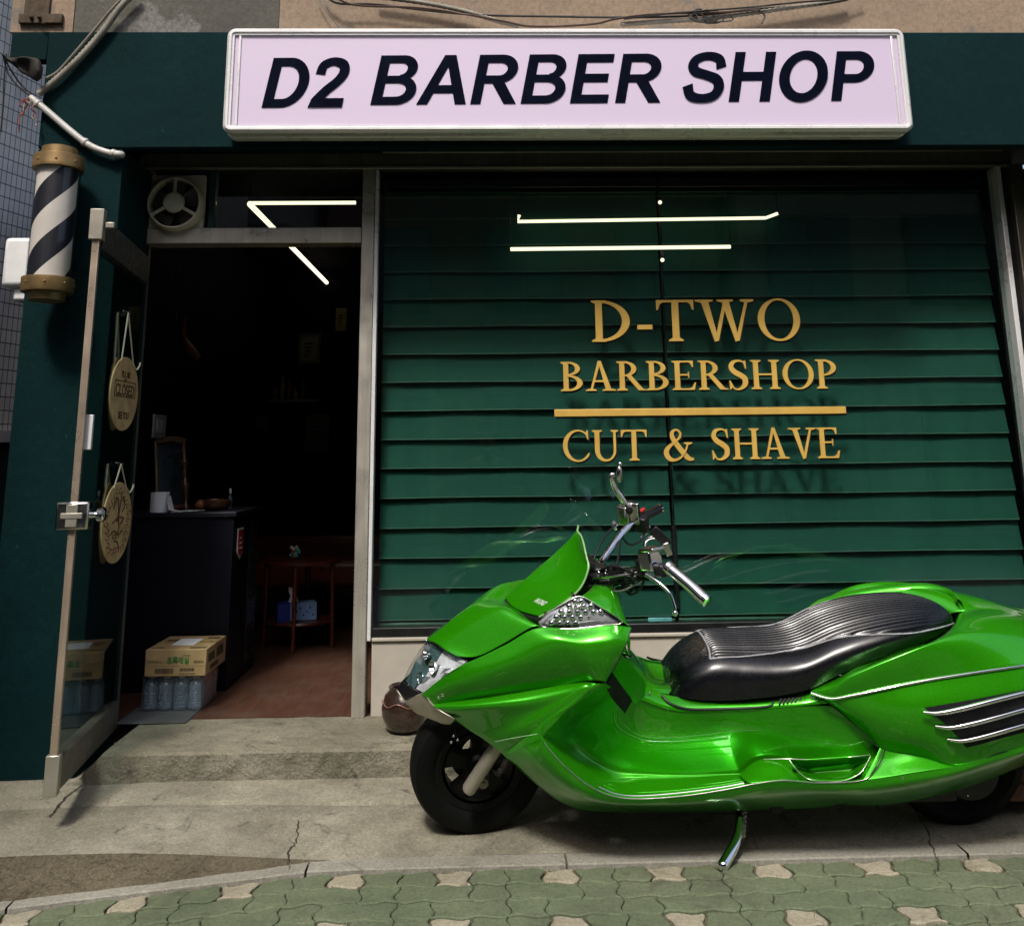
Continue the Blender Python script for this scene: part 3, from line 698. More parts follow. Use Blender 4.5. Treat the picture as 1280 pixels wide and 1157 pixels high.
# ------------------------------------------------------------------ ceiling tubes
def tube_lamp(pts, lab, r=.016):
    t = thing('led_tube', lab, 'ceiling light', tuple(pts[0]), 'glowing tubes on the shop ceiling')
    g = MB(); g.tube(pts, r, 8); g.build('glowing_tube', M['led'], t, smooth=60)
    for p in (pts[0], pts[-1]): g = MB(); g.tube([Vector(p)+Vector((0,0,r*.9)), Vector((p[0], p[1], 2.87 if p[1] > .1 else 2.69))], .0025, 6); g.build('hanger', M['black'], t)
ZL = 2.76
pc = at(311, 254, Z=ZL); pe = at(416, 361, Z=ZL)
tube_lamp([pc, Vector((at(446, 256, Z=ZL).x, pc.y, ZL))], 'glowing tube running across, behind the glass over the doorway', .011)
tube_lamp([pc+Vector((0, .02, .0)), Vector((pe.x, pe.y, ZL))], 'glowing tube running away from the viewer over the doorway floor', .016)
YW = .055
pa = at(647, 277, Y=YW); pb = at(957, 272.5, Y=YW)
tube_lamp([at(649, 269, Y=YW), pa, pb, at(972, 267, Y=YW)], 'upper glowing tube with bent ends behind the top of the window', .0085)
pa = at(638, 311.5, Y=YW); pb = at(913, 308.5, Y=YW)
tube_lamp([pa, pb], 'lower straight glowing tube behind the top of the window', .0095)
for px, py, lab in ((825, 253, 'small glowing spot lamp above both window tubes'), (828, 325, 'small glowing spot lamp below both window tubes')):
    p = at(px, py, Y=YW); t = thing('spot_lamp', lab, 'ceiling light', tuple(p), 'small spot lamps behind the window')
    g = MB(); g.sphere((p.x, p.y, p.z), .010, 12, 8); g.build('bulb', M['led'], t, smooth=60)
    g = MB(); g.lathe([(.004, .008), (.009, .011), (.010, .03), (.002, .045)], (p.x, p.y, p.z-.0), n=14, cap=True); g.build('housing', M['black'], t, smooth=40)

# ------------------------------------------------------------------ barber pole
YP = FY-.15
ct = at(75, 190, Y=YP); cb = at(61, 362, Y=YP)
rad = (at(93, 270, Y=YP).x-at(41, 270, Y=YP).x)/2
cx = (at(67.5, 270, Y=YP).x)
bp = thing('barber_pole', 'navy and cream striped barber pole with brass caps on the teal pier', 'barber pole', (cx, YP, cb.z))
zt, zb = at(75, 210, Y=YP).z, at(61, 352, Y=YP).z
g = MB(); n, mz = 48, 96; rI = rad*.93; vs = []
for i in range(mz+1):
    for k in range(n):
        th = 2*math.pi*k/n; vs.append((cx+rI*math.cos(th), YP+rI*math.sin(th), zb+(zt-zb)*i/mz))
g.add(vs, [(i*n+k, i*n+(k+1) % n, (i+1)*n+(k+1) % n, (i+1)*n+k) for i in range(mz) for k in range(n)])
def stripemat():
    m, nt, b = newmat('helical_stripes')
    tc = nd(nt, 'ShaderNodeTexCoord', name='TC'); sx = nd(nt, 'ShaderNodeSeparateXYZ'); nt.links.new(tc.outputs['Object'], sx.inputs[0])
    at2 = nd(nt, 'ShaderNodeMath', operation='ARCTAN2'); nt.links.new(sx.outputs[1], at2.inputs[0]); nt.links.new(sx.outputs[0], at2.inputs[1])
    a = nd(nt, 'ShaderNodeMath', operation='MULTIPLY'); a.inputs[1].default_value = -2/(2*math.pi); nt.links.new(at2.outputs[0], a.inputs[0])
    z = nd(nt, 'ShaderNodeMath', operation='MULTIPLY_ADD'); z.inputs[1].default_value = 1/.262; z.inputs[2].default_value = .20; nt.links.new(sx.outputs[2], z.inputs[0])
    s = nd(nt, 'ShaderNodeMath', operation='ADD'); nt.links.new(a.outputs[0], s.inputs[0]); nt.links.new(z.outputs[0], s.inputs[1])
    fr = nd(nt, 'ShaderNodeMath', operation='FRACT'); nt.links.new(s.outputs[0], fr.inputs[0])
    gt = nd(nt, 'ShaderNodeMath', operation='GREATER_THAN'); gt.inputs[1].default_value = .5; nt.links.new(fr.outputs[0], gt.inputs[0])
    nt.links.new(mixc(nt, gt.outputs[0], (.004,.0035,.009), mixc(nt, noise_fac(nt, 5), (.56,.50,.44), (.66,.60,.53))), b.inputs['Base Color']); b.inputs['Roughness'].default_value = .5
    return m
g.build('striped_cylinder', stripemat(), bp, smooth=60)
g = MB(); g.lathe([(rad, zb-.003), (rad, zt+.003)], (cx, YP, 0), n=48); g.build('clear_tube', M['clear'], bp, smooth=60)
R2 = rad*1.17
g = MB(); g.lathe([(rad*.9, zt-.012), (R2, zt-.012), (R2*1.01, zt-.004), (R2, zt+.004), (R2, zt+.036), (R2*.99, zt+.046), (R2*.8, zt+.052), (R2*.72, zt+.056), (R2*.70, zt+.085), (R2*.5, zt+.092), (.002, zt+.093)], (cx, YP, 0), n=48)
for k in range(8):
    th = 2*math.pi*k/8+.3; g.sphere((cx+R2*math.cos(th), YP+R2*math.sin(th), zt+.016), .005, 8, 6)
g.build('top_cap', M['brass'], bp, smooth=35)
g = MB(); g.lathe([(rad*.9, zb+.012), (R2, zb+.012), (R2*1.01, zb+.004), (R2, zb-.004), (R2, zb-.040), (R2*.97, zb-.048), (R2*.72, zb-.052), (R2*.70, zb-.082), (.002, zb-.084)], (cx, YP, 0), n=48)
for k in range(8):
    th = 2*math.pi*k/8+.3; g.sphere((cx+R2*math.cos(th), YP+R2*math.sin(th), zb-.014), .005, 8, 6)
g.build('bottom_cap', M['brass'], bp, smooth=35)
g = MB()
for z in (zt+.02, zb-.02): g.box(cx-.02, cx+.02, YP+rad*.95, FY+.006, z-.012, z+.012)
g.box(cx-.03, cx+.03, FY-.006, FY+.006, zb-.04, zt+.04); g.build('wall_bracket', M['black'], bp)

# white meter box on the side of the pier
p0 = at(4, 302, Y=-.25); p1 = at(30, 362, Y=-.25)
mbx = thing('meter_box', 'white plastic meter box on the side of the pier behind the barber pole', 'meter box', (PX0, -.25, p1.z))
g = MB(); g.box(PX0-.145, PX0-.001, -.34, -.12, p1.z, p0.z); g.build('cover', M['white'], mbx, bevel=.02, seg=3)
g = MB(); g.box(PX0-.10, PX0-.001, -.31, -.16, p1.z-.06, p1.z-.002); g.build('base', M['white'], mbx, bevel=.012)

# ------------------------------------------------------------------ extractor fan in the transom
YF = -.03
a = at(184, 287, Y=YF); b = at(257, 219, Y=YF); fcx, fcz = at(222, 257, Y=YF).x, at(222, 257, Y=YF).z
fan = thing('extractor_fan', 'square grey wall fan with round guard beside the transom glass', 'fan', (fcx, YF, a.z))
g = MB(); g.box(a.x, b.x, YF, YF+.03, a.z, b.z)
for sx_ in (a.x+.02, b.x-.02):
    for sz_ in (a.z+.02, b.z-.02): g.lathe([(.005, 0), (.004, -.004), (.001, -.005)], (sx_, YF, sz_), (0, 1, 0), 10)
g.build('mounting_plate', M['fanp'], fan, bevel=.004)
rf = .128
g = MB(); C_ = (fcx, YF, fcz)
g.lathe([(rf*.93, 0.0), (rf*1.04, -.001), (rf*1.03, -.05), (rf*.98, -.062), (rf*.93, -.062), (rf*.92, -.05), (rf*.92, .0)], C_, (0, 1, 0), 48); g.build('guard_ring', M['fanp'], fan, smooth=40)
g = MB(); g.lathe([(rf*.92, -.004), (.002, -.004)], C_, (0, 1, 0), 40); g.build('fan_recess', M['blackm'], fan)
for k in range(3):
    th = R_(90+120*k); d = Vector((math.cos(th), 0, math.sin(th)))
    g = MB(); g.bar(Vector(C_)+d*.045+Vector((0, -.057, 0)), Vector(C_)+d*rf*.95+Vector((0, -.057, 0)), .016, .010, (0, 1, 0)); g.build('spoke', M['fanp'], fan, bevel=.003)
for k in range(5):
    th = R_(20+72*k); d = Vector((math.cos(th), 0, math.sin(th))); t_ = Vector((-d.z, 0, d.x)); g = MB()
    c0 = Vector(C_)+Vector((0, -.024, 0)); P = []
    for (r_, w_) in ((.03, .018), (.07, .038), (.108, .046)):
        P += [c0+d*r_-t_*w_+Vector((0, .012, 0)), c0+d*r_+t_*w_+Vector((0, -.012, 0))]
    g.add(P, [(0,1,3,2), (2,3,5,4)]); o = g.build('fan_blade', M['fand'], fan); s = o.modifiers.new('s', 'SOLIDIFY'); s.thickness = .003
g = MB(); g.lathe([(.050, -.05), (.050, -.066), (.046, -.072), (.002, -.074)], C_, (0, 1, 0), 32); hb = g.build('hub', M['fanp'], fan, smooth=40)
g = MB()
for k in range(3):
    th = R_(90+120*k+60)
    c = Vector(C_)+Vector((math.cos(th), 0, math.sin(th)))*.046
    for q in (.014, .023, .032, .041):
        P = [c+Vector((math.cos(t2), 0, math.sin(t2)))*q for t2 in [th+math.pi+R_(x) for x in range(-62, 63, 8)]]
        P = [Vector((p.x, YF-.0745, p.z)) for p in P if (Vector((p.x, C_[1], p.z))-Vector(C_)).length < .042]
        if len(P) > 2: g.tube(P, .0022, 6)
g.build('hub_slots', M['white'], hb)

# ------------------------------------------------------------------ open glass door
DX = at(66, 985, Z=.205); HX = Vector((-1.622, -.05, .205))
near = at(66, 972, Z=.215); 
u = Vector((near.x-HX.x, near.y-HX.y, 0)); W = u.length; u.normalize(); nrm = Vector((-u.y, u.x, 0))   # nrm points to +X side
if nrm.x < 0: nrm = -nrm
ztop = at(115, 268, Y=near.y).z; zbot = at(65, 989, Y=near.y).z
door = thing('glass_door', 'open glass door with steel edge, swung out against the left side of the entrance', 'door', (HX.x, HX.y, zbot))
def dp(s, z, o=0.0): return Vector((HX.x, HX.y, 0))+u*s+nrm*o+Vector((0, 0, z))
g = MB(); g.obox(dp(W/2, (zbot+.098+ztop-.14)/2), u*(W/2-.003), nrm*.0012, (0, 0, (ztop-.14-zbot-.098)/2+.01)); g.build('door_pane', M['dglass'], door)
g = MB(); g.obox(dp(W/2-.004, zbot+.055), u*(W/2-.006), nrm*.022, (0, 0, .055)); g.build('bottom_rail', M['steel_d'], door, bevel=.003)
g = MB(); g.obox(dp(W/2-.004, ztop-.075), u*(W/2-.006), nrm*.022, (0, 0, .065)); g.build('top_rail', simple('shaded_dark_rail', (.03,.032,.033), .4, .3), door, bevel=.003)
g = MB(); g.obox(dp(W+.007, (zbot+ztop)/2+.03), u*.011, nrm*.0135, (0, 0, (ztop-zbot)/2-.06)); g.build('edge_stile', steelmat('tan_steel_edge', (.56,.44,.33), .35), door, bevel=.003)
g = MB(); g.obox(dp(W+.005, zbot+.055), u*.0185, nrm*.0235, (0, 0, .066)); g.build('bottom_bracket', M['silver'], door, bevel=.003)
g = MB(); g.obox(dp(W+.006, ztop-.045), u*.023, nrm*.026, (0, 0, .062)); g.obox(dp(W+.002, ztop-.045, .045), u*.010, nrm*.018, (0, 0, .012)); g.build('top_bracket', M['silver'], door, bevel=.003)
zl = at(92, 644, Y=near.y).z
g = MB(); g.obox(dp(W+.004, zl), u*.030, nrm*.058, (0, 0, .050)); lk = g.build('lock_case', M['chromed'], door, bevel=.008)
g = MB(); g.obox(dp(W+.036, zl, .0), u*.004, nrm*.02, (0, 0, .040)); g.obox(dp(W+.036, zl, .0), u*.006, nrm*.038, (0, 0, .010)); g.build('latch', M['silver'], lk, bevel=.002)
g = MB(); g.lathe([(.012, .058), (.012, .075), (.026, .078), (.028, .098), (.018, .106), (.001, .107)], dp(W-.02, zl), nrm, 20); g.build('door_knob', M['chrome'], lk, smooth=40)
zs = at(104, 540, Y=near.y).z
g = MB(); g.obox(dp(W-.02, zs, .022), u*.010, nrm*.014, (0, 0, .065)); g.build('strike_plate', M['alu'], door, bevel=.002)

# oval wooden signs hanging on the door glass
def oval(pxc, pyc, hw, hh, lab, kind, peg):
    XO = dp(W*.5, 0, .0022).x
    c = at(pxc, pyc, X=XO); top = at(pxc, pyc-hh, X=XO).z; bot = at(pxc, pyc+hh, X=XO).z
    yl, yr = at(pxc-hw, pyc, X=XO).y, at(pxc+hw, pyc, X=XO).y
    cy, cz, ry, rz = (yl+yr)/2, (top+bot)/2, (yr-yl)/2, (top-bot)/2
    t = thing('hanging_sign', lab, 'sign', (XO, cy, cz), 'oval wooden signs on the door')
    poly = [(math.cos(2*math.pi*k/48)*ry, math.sin(2*math.pi*k/48)*rz) for k in range(48)]
    o = (XO, cy, cz); g = MB(); g.prism(poly, o, (0,1,0), (0,0,1), (.006,0,0)); bd = g.build('board', M['oak'], t, bevel=.0015)
    g = MB(); lines = []
    if kind == 'closed':
        rows = [("I'LL BE", .62, .50, .17, .03), ('CLOSED', 1.34, .05, .31, .018), ('SEE YOU', .74, -.62, .20, .03)]
        for s, w_, zc, hgt, wt in rows:
            put_text(g, s, (XO+.0062, cy-ry*w_/2, cz+rz*(zc-hgt*.35)), (0, ry*w_, 0), (0, 0, rz*hgt), (.0012, 0, 0), weight=wt, res=3)
        put_text(g, '&', (XO+.0062, cy-ry*.08, cz+rz*.34), (0, ry*.16, 0), (0, 0, rz*.075), (.0012, 0, 0), weight=.03, res=3)
        P = [Vector((XO+.0068, cy+sy*ry*.74, cz+rz*zz)) for sy, zz in ((-1,-.08),(-1,.33),(1,.33),(1,-.08),(-1,-.08))]; g.tube(P, .0022, 5)
        g.build('engraving', M['burn'], bd)
    else:
        g2 = MB(); rr_ = random.Random(4)
        for k in range(26):      # swirling carved ornament round the rim
            th = 2*math.pi*k/26; q = .72+.06*math.sin(5*th)
            c0 = Vector((XO+.0065, cy+ry*q*math.cos(th), cz+rz*q*math.sin(th)))
            P = [c0+Vector((0, math.cos(t2*1.1+th)*ry*.16*(1-t2/7), math.sin(t2*1.1+th)*rz*.085*(1-t2/7))) for t2 in [x*.5 for x in range(10)]]
            g2.tube(P, .0024, 5)
        g2.build('ornament', M['burnf'], bd)
        sw_ = [[(-.35,.35),(-.1,.62),(.02,.2),(-.2,.05)], [(.15,.6),(.05,.1),(.12,-.15),(.0,-.3)], [(-.35,.0),(.05,.12),(.4,.08),(.2,-.05)], [(-.45,-.28),(-.2,-.2),(.1,-.3),(.35,-.22)], [(.3,.62),(.42,.4),(.28,.25)], [(-.15,-.45),(.1,-.5),(.2,-.72)]]
        for s in sw_: g.tube([Vector((XO+.0068, cy+ry*a_, cz+rz*b_)) for a_, b_ in s], .0034, 6, smooth=5)
        for s, w_, zc, hgt in (('CUT', .55, -.40, .12), ('&', .2, .02, .12)):
            put_text(g, s, (XO+.0062, cy-ry*w_/2, cz+rz*zc), (0, ry*w_, 0), (0, 0, rz*hgt), (.0012, 0, 0), weight=.01, shear=.2, res=3)
        g.build('engraving', M['burn'], bd)
    pk = at(peg[0], peg[1], X=XO)
    g = MB(); a_ = Vector((XO+.007, cy-ry*.42, cz+rz*.86)); b_ = Vector((XO+.007, cy+ry*.46, cz+rz*.84)); pk2 = Vector((XO+.012, pk.y, pk.z))
    g.tube([a_, pk2], .0034, 6); g.tube([b_, pk2], .0034, 6)
    g.tube([b_, b_+Vector((.004, .03, -.02)), b_+Vector((.008, .055, .0)), b_+Vector((.008, .06, .015))], .004, 6, smooth=4)
    g.build('string', M['string'], t, smooth=60)
    g = MB(); g.lathe([(.014, -.012), (.015, .0), (.010, .008), (.007, .016), (.010, .02), (.001, .022)], (XO, pk.y, pk.z), (1, 0, 0), 16); g.build('suction_hook', M['clear'], t, smooth=40)
oval(153.5, 492, 17.5, 46.5, 'upper oval wooden sign reading CLOSED on a cream string', 'closed', (157, 391))
oval(144, 653, 18, 50, 'lower oval wooden sign with carved swirls on a cream string', 'carved', (148, 580))

# ------------------------------------------------------------------ bottled water pack and carton by the door
a = at(176, 889, Z=ZF); xa, xb = a.x+.005, a.x+.275; ya, yb = .115, .40
bw = thing('water_bottle_pack', 'shrink wrapped pack of clear water bottles on the doorway floor', 'bottle pack', ((xa+xb)/2, (ya+yb)/2, ZF+.006))
zc = at(182, 846, Y=.10).z - .004; Hb = zc-ZF-.008; proto = None; r_ = (xb-xa)/8
for i in range(4):
    for j in range(4):
        c = (xa+r_*(2*i+1), ya+r_*(2*j+1), ZF+.008)
        if proto is None:
            g = MB(); pr_ = [(r_*.7, 0), (r_*.96, .006)]
            for k in range(5): z0 = Hb*(.06+.10*k); pr_ += [(r_*.97, z0), (r_*.97, z0+Hb*.05), (r_*.88, z0+Hb*.075)]
            pr_ += [(r_*.97, Hb*.58), (r_*.96, Hb*.68), (r_*.75, Hb*.8), (r_*.42, Hb*.9), (r_*.40, Hb*.95)]
            g.lathe(pr_, c, n=16); proto = g.build('bottle', M['pet'], bw, smooth=30); c0 = c
            g = MB(); g.lathe([(r_*.44, Hb*.93), (r_*.44, Hb*.995), (.001, Hb)], c, n=14); pcap = g.build('bottle_cap', M['white'], proto, smooth=40)
        else:
            o = proto.copy(); col.objects.link(o); o.location = Vector(c)-Vector(c0); o2 = pcap.copy(); col.objects.link(o2); o2.parent = o
g = MB(); N = 14; vs = []
ringp = []
for k in range(40):
    th = 2*math.pi*k/40; cxx, syy = math.cos(th), math.sin(th); q = 1/max(abs(cxx), abs(syy))**.9
    ringp.append((cxx*q, syy*q))
fr_ = random.Random(6)
for i in range(N+1):
    z = ZF+.009+(Hb)*i/N
    for k, (px_, py_) in enumerate(ringp):
        s_ = 1.02-.055*math.sin(k*math.pi*40/40*.4)**2*math.sin(math.pi*i/N)+fr_.uniform(-.012, .012)
        vs.append(((xa+xb)/2+px_*(xb-xa)/2*s_, (ya+ya+8*r_)/2+py_*(4*r_)*s_, z))
g.add(vs, [(i*40+k, i*40+(k+1) % 40, (i+1)*40+(k+1) % 40, (i+1)*40+k) for i in range(N) for k in range(40)]); g.build('shrink_wrap', M['film'], bw, smooth=70)
mt = MB(); p = at(238, 906, Z=.188); mt.box(-1.60, -1.30, -.075, .42, .1895, .1945); mto = mt.build('door_mat', M['mat'], None, bevel=.002); prop(mto, 'flat grey mat under the pack of water bottles', 'mat')

zc = zc+.004
pTL = at(182, 812, Y=.10); pTR = at(258.5, 809, Y=.10); ctn = thing('cardboard_carton', 'brown cardboard drinks carton with green Korean lettering on the water pack', 'carton', ((pTL.x+pTR.x)/2, .27, zc))
bx0, bx1, bz1 = pTL.x, pTR.x, pTL.z; by0, by1 = .10, .44
g = MB(); g.box(bx0, bx1, by0, by1, zc, bz1); bodyc = g.build('carton_body', M['card'], ctn, bevel=.004)
g = MB(); yy = by0-.0012; w_ = bx1-bx0; h_ = bz1-zc
put_text(g, '초록매실', (bx0+w_*.36, yy, zc+h_*.46), (w_*.36, 0, 0), (0, 0, h_*.27), (0, -.0008, 0), weight=.02)
g.build('green_lettering', M['cardg'], bodyc)
g = MB()
x = bx0+w_*.17; rb = random.Random(3)
while x < bx0+w_*.47: ww = rb.choice((.0012, .002, .003)); g.box(x, x+ww, yy-.0008, yy, zc+h_*.12, zc+h_*.30); x += ww+rb.choice((.0014, .002))
for (xa_, xb_, za_, zb_) in ((.58, .80, .20, .31), (.57, .83, .09, .125), (.05, .27, .52, .545), (.05, .22, .58, .60), (.80, .96, .50, .53), (.80, .94, .56, .58), (.62, .74, .76, .785)): 
    xx = bx0+w_*xa_
    while xx < bx0+w_*xb_: g.box(xx, xx+w_*.014, yy-.0008, yy, zc+h_*za_, zc+h_*zb_); xx += w_*.022
g.box(bx0+.002, bx1-.002, yy-.0004, yy, zc+h_*.385, zc+h_*.39)
for (ya_, yb_, za_, zb_) in ((.1, .4, .45, .75), (.5, .85, .42, .8), (.2, .6, .12, .3)):
    xx = by0+.34*ya_
    while xx < by0+.34*yb_: g.box(bx1, bx1+.001, xx, xx+.008, zc+h_*za_, zc+h_*zb_); xx += .011
for (xa_, xb_, ya_, yb_) in ((.1, .3, .6, .72), (.7, .95, .05, .14), (.75, .95, .75, .88), (.05, .25, .1, .16)):
    xx = bx0+w_*xa_
    while xx < bx0+w_*xb_: g.box(xx, xx+w_*.02, by0+.34*ya_, by0+.34*yb_, bz1, bz1+.001); xx += w_*.03
g.build('printing', M['cardd'], bodyc)
g = MB(); g.box(bx0+w_*.30, bx0+w_*.68, by0+.10, by0+.26, bz1, bz1+.0012); g.build('address_label', M['paper'], bodyc)
g = MB(); g.box(bx0-.0006, bx1+.0006, by0+.155, by0+.185, zc+h_*.75, bz1+.0007); g.build('packing_tape', simple('tan_tape', (.36,.23,.10), .3), bodyc)

# ------------------------------------------------------------------ counter and what stands on it
kL = at(186, 646, Y=.46); kR = at(286, 640, Y=.46); ZK = 1.03
CX0, CX1, CY0, CY1 = -1.86, at(284, 862, Z=ZF).x, .50, at(310, 833, Z=ZF).y
cn = thing('reception_counter', 'tall dark navy counter just inside the doorway', 'counter', ((CX0+CX1)/2, CY0, ZF))
ZK = at(250, 640, Y=CY0).z
g = MB(); g.box(CX0, CX1, CY0, CY1, ZF, ZK-.025); g.build('cabinet', simple('dark_navy_laminate', (.003,.0035,.009), .55, spec=.2), cn, bevel=.004)
g = MB(); g.box(CX0, CX1+.015, CY0-.015, CY1+.015, ZK-.0245, ZK); g.build('counter_top', simple('navy_top', (.012,.013,.022), .4), cn, bevel=.004)
g = MB(); g.box(CX1, CX1+.004, CY1-.22, CY1-.02, ZF+.06, ZK-.06); g.build('side_panel', simple('grey_green_panel', (.012,.022,.022), .3), cn, bevel=.002)
p = at(300, 678, X=CX1+.005)
bd = thing('badge', 'small red shield badge on the side of the counter', 'badge', tuple(p)); g = MB()
sh = [(-.06, .075), (.06, .075), (.06, -.045), (0, -.08), (-.06, -.045)]
g.prism(sh, (CX1+.0042, p.y, p.z), (0,1,0), (0,0,1), (.004,0,0)); g.build('shield', M['white'], bd)
g = MB(); g.prism([(x*.86, y*.86) for x, y in sh], (CX1+.0083, p.y, p.z), (0,1,0), (0,0,1), (.002,0,0)); g.build('shield_face', M['red'], bd)
g = MB()
for k in range(3): g.box(CX1+.0104, CX1+.0112, p.y-.03, p.y+.03-.01*k, p.z-.03+.025*k, p.z-.02+.025*k)
g.build('shield_lines', M['white'], bd)
YK = CY0+.05
p0 = at(187, 641, Y=YK); p1 = at(210, 641, Y=YK); q = at(198, 615, Y=YK)
rl = thing('paper_roll', 'white paper roll standing on the counter by the door edge', 'paper roll', ((p0.x+p1.x)/2, YK, ZK)); rr0 = (p1.x-p0.x)/2
g = MB(); zt_ = q.z; g.lathe([(rr0*.35, ZK+.001), (rr0, ZK+.001), (rr0, zt_), (rr0*.35, zt_), (rr0*.35, ZK+.001)], ((p0.x+p1.x)/2, YK, 0), n=28); g.build('roll', M['paper'], rl, smooth=40)
g = MB(); xq = (p0.x+p1.x)/2; g.add([(xq+rr0*.9, YK-.03, zt_-.02), (xq+rr0, YK+.03, zt_-.02), (xq+rr0*1.5, YK+.02, ZK+.012), (xq+rr0*1.4, YK-.05, ZK+.012), (xq+rr0*2.6, YK+.01, ZK+.002), (xq+rr0*2.6, YK-.05, ZK+.002)], [(0,1,2,3), (3,2,4,5)]); g.build('loose_sheet', M['paper'], rl)
g = MB(); rp = random.Random(2)
for k in range(4):
    c = Vector((xq+.11+.02*k, YK+.0, ZK+.0015+.0016*k)); a_ = rp.uniform(-.4, .4); g.obox(c, (.05*math.cos(a_), .05*math.sin(a_), 0), (-.035*math.sin(a_), .035*math.cos(a_), 0), (0,0,.0006))
pp = g.build('leaflets', M['paper']); prop(pp, 'loose white leaflets lying on the counter beside the paper roll', 'papers')
# ornate wooden frame leaning on the counter
YM = CY0+.18; f0 = at(192, 636, Y=YM); f1 = at(228, 636, Y=YM); f2 = at(207, 549, Y=YM)
mr_ = thing('wooden_mirror', 'ornate dark wooden framed mirror leaning behind the paper roll', 'mirror', ((f0.x+f1.x)/2, YM, ZK)); hgt = f2.z-ZK; lean = -.055
def fp(s, t, o=0): return Vector((f0.x+(f1.x-f0.x)*s*.8+lean*t+.02, YM+.10*s+.06*t-o, ZK+hgt*t))
g = MB(); g.tube([fp(0, 0), fp(0, .97)], .009, 8); g.build('gilt_edge', M['brass'], mr_, smooth=50)
g = MB(); pr_ = [fp(1, t) for t in [i/12 for i in range(13)]]; g.tube(pr_, [.024 if i % 4 == 0 else .015 for i in range(13)], 10, smooth=2)
g.tube([fp(0, .95), fp(.5, 1.0), fp(1, .97)], .02, 8, smooth=3); g.tube([fp(0, .04), fp(1, .04)], .016, 8); g.build('frame', M['darkwood'], mr_, smooth=50)
g = MB(); g.add([fp(.05, .06), fp(.95, .06), fp(.95, .94), fp(.05, .94)], [(0,1,2,3)]); o = g.build('mirror_glass', simple('dark_mirror', (.006,.007,.009), .2, spec=.3), mr_)
# switch plate on the inner wall
p0 = at(191, 547, X=-1.85); p1 = at(208, 527, X=-1.85)
sp = thing('switch_plate', 'silver switch plate on the dark wall above the wooden mirror', 'switch', tuple((p0+p1)/2)); g = MB(); g.box(-1.8598, -1.85, p0.y, p1.y, p0.z, p0.z+.13); g.build('plate', M['alu'], sp, bevel=.003)
for k in range(2): g = MB(); yq = p0.y+(p1.y-p0.y)*(.2+.36*k); g.box(-1.8498, -1.843, yq, yq+(p1.y-p0.y)*.24, p0.z+.03, p0.z+.10); g.build('rocker', M['white'], sp, bevel=.002)
# brown dish and small bottle
p = at(268, 631, Y=CY0+.25)
dsh = thing('wooden_bowl', 'low dark brown wooden bowl on the counter', 'bowl', (p.x, CY0+.25, ZK)); g = MB()
g.lathe([(.03, .001), (.075, .012), (.088, .035), (.085, .052), (.080, .052), (.07, .02), (.001, .014)], (p.x, CY0+.25, ZK), n=28); g.build('bowl', M['darkwood'], dsh, smooth=40)
g = MB(); g.sphere((p.x-.055, CY0+.18, ZK+.028), .028, 12, 8); g.build('wooden_ball', simple('orange_wood', (.22,.07,.02), .4), dsh, smooth=60)
p = at(287, 634, Y=CY0+.3)
bo = thing('small_bottle', 'small slim bottle with a white cap at the counter end', 'bottle', (p.x, CY0+.3, ZK)); g = MB(); g.lathe([(.012, .001), (.013, .05), (.005, .07), (.005, .08)], (p.x, CY0+.3, ZK), n=14); g.build('bottle_body', M['pet'], bo, smooth=40)
g = MB(); g.lathe([(.006, .08), (.006, .105), (.001, .107)], (p.x, CY0+.3, ZK), n=12); g.build('bottle_cap', M['white'], bo, smooth=40)
# hanging brown tool on the left wall
p = at(218, 436, Y=1.2)
ht = thing('wall_ornament', 'brown leather ornament hanging high on the dark left wall', 'ornament', tuple(p)); g = MB()
om = simple('orange_brown_leather', (.16,.045,.012), .35)
g.tube([p+Vector((-.0, 0, .20)), p+Vector((-.02, 0, .10)), p+Vector((-.04, 0, .0)), p+Vector((-.045, 0, -.03))], [.004, .012, .035, .02], 10, smooth=4)
g.build('pouch', om, ht, smooth=60); g = MB(); g.tube([p+Vector((.06, 0, .20)), p+Vector((.05, 0, .08)), p+Vector((.09, 0, -.0)), p+Vector((.15, 0, -.06))], [.004, .012, .03, .016], 10, smooth=4); g.build('pouch', om, ht, smooth=60)

# pictures and shelf at the back of the room
def picture(x0, y0, x1, y1, Y, name, lab, cat, mats):
    a = at(x0, y1, Y=Y); b = at(x1, y0, Y=Y); t = thing(name, lab, cat, ((a.x+b.x)/2, Y, a.z)); g = MB()
    g.box(a.x, b.x, Y, Y+.02, a.z, b.z); fr = g.build('frame', mats[0], t, bevel=.004); i = .12*(b.x-a.x); g = MB()
    g.box(a.x+i, b.x-i, Y-.004, Y, a.z+i, b.z-i); g.build('print', mats[1], t)
    g = MB(); w_, h_ = b.x-a.x, b.z-a.z
    for k in range(4): g.box(a.x+w_*.3, a.x+w_*(.5+.05*k), Y-.0055, Y-.0041, a.z+h_*(.25+.13*k), a.z+h_*(.31+.13*k))
    g.build('print_marks', M['black'], t)
    return t
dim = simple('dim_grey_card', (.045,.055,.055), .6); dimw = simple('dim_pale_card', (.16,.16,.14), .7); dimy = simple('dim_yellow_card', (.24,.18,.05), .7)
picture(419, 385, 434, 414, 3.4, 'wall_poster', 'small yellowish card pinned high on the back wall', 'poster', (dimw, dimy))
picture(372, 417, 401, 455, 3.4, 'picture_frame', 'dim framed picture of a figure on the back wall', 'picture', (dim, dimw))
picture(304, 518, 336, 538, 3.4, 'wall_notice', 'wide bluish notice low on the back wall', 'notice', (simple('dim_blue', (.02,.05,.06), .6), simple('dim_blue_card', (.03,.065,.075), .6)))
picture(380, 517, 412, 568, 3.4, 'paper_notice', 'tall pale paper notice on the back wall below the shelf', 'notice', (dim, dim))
p0 = at(338, 500, Y=3.3); p1 = at(398, 495, Y=3.3)
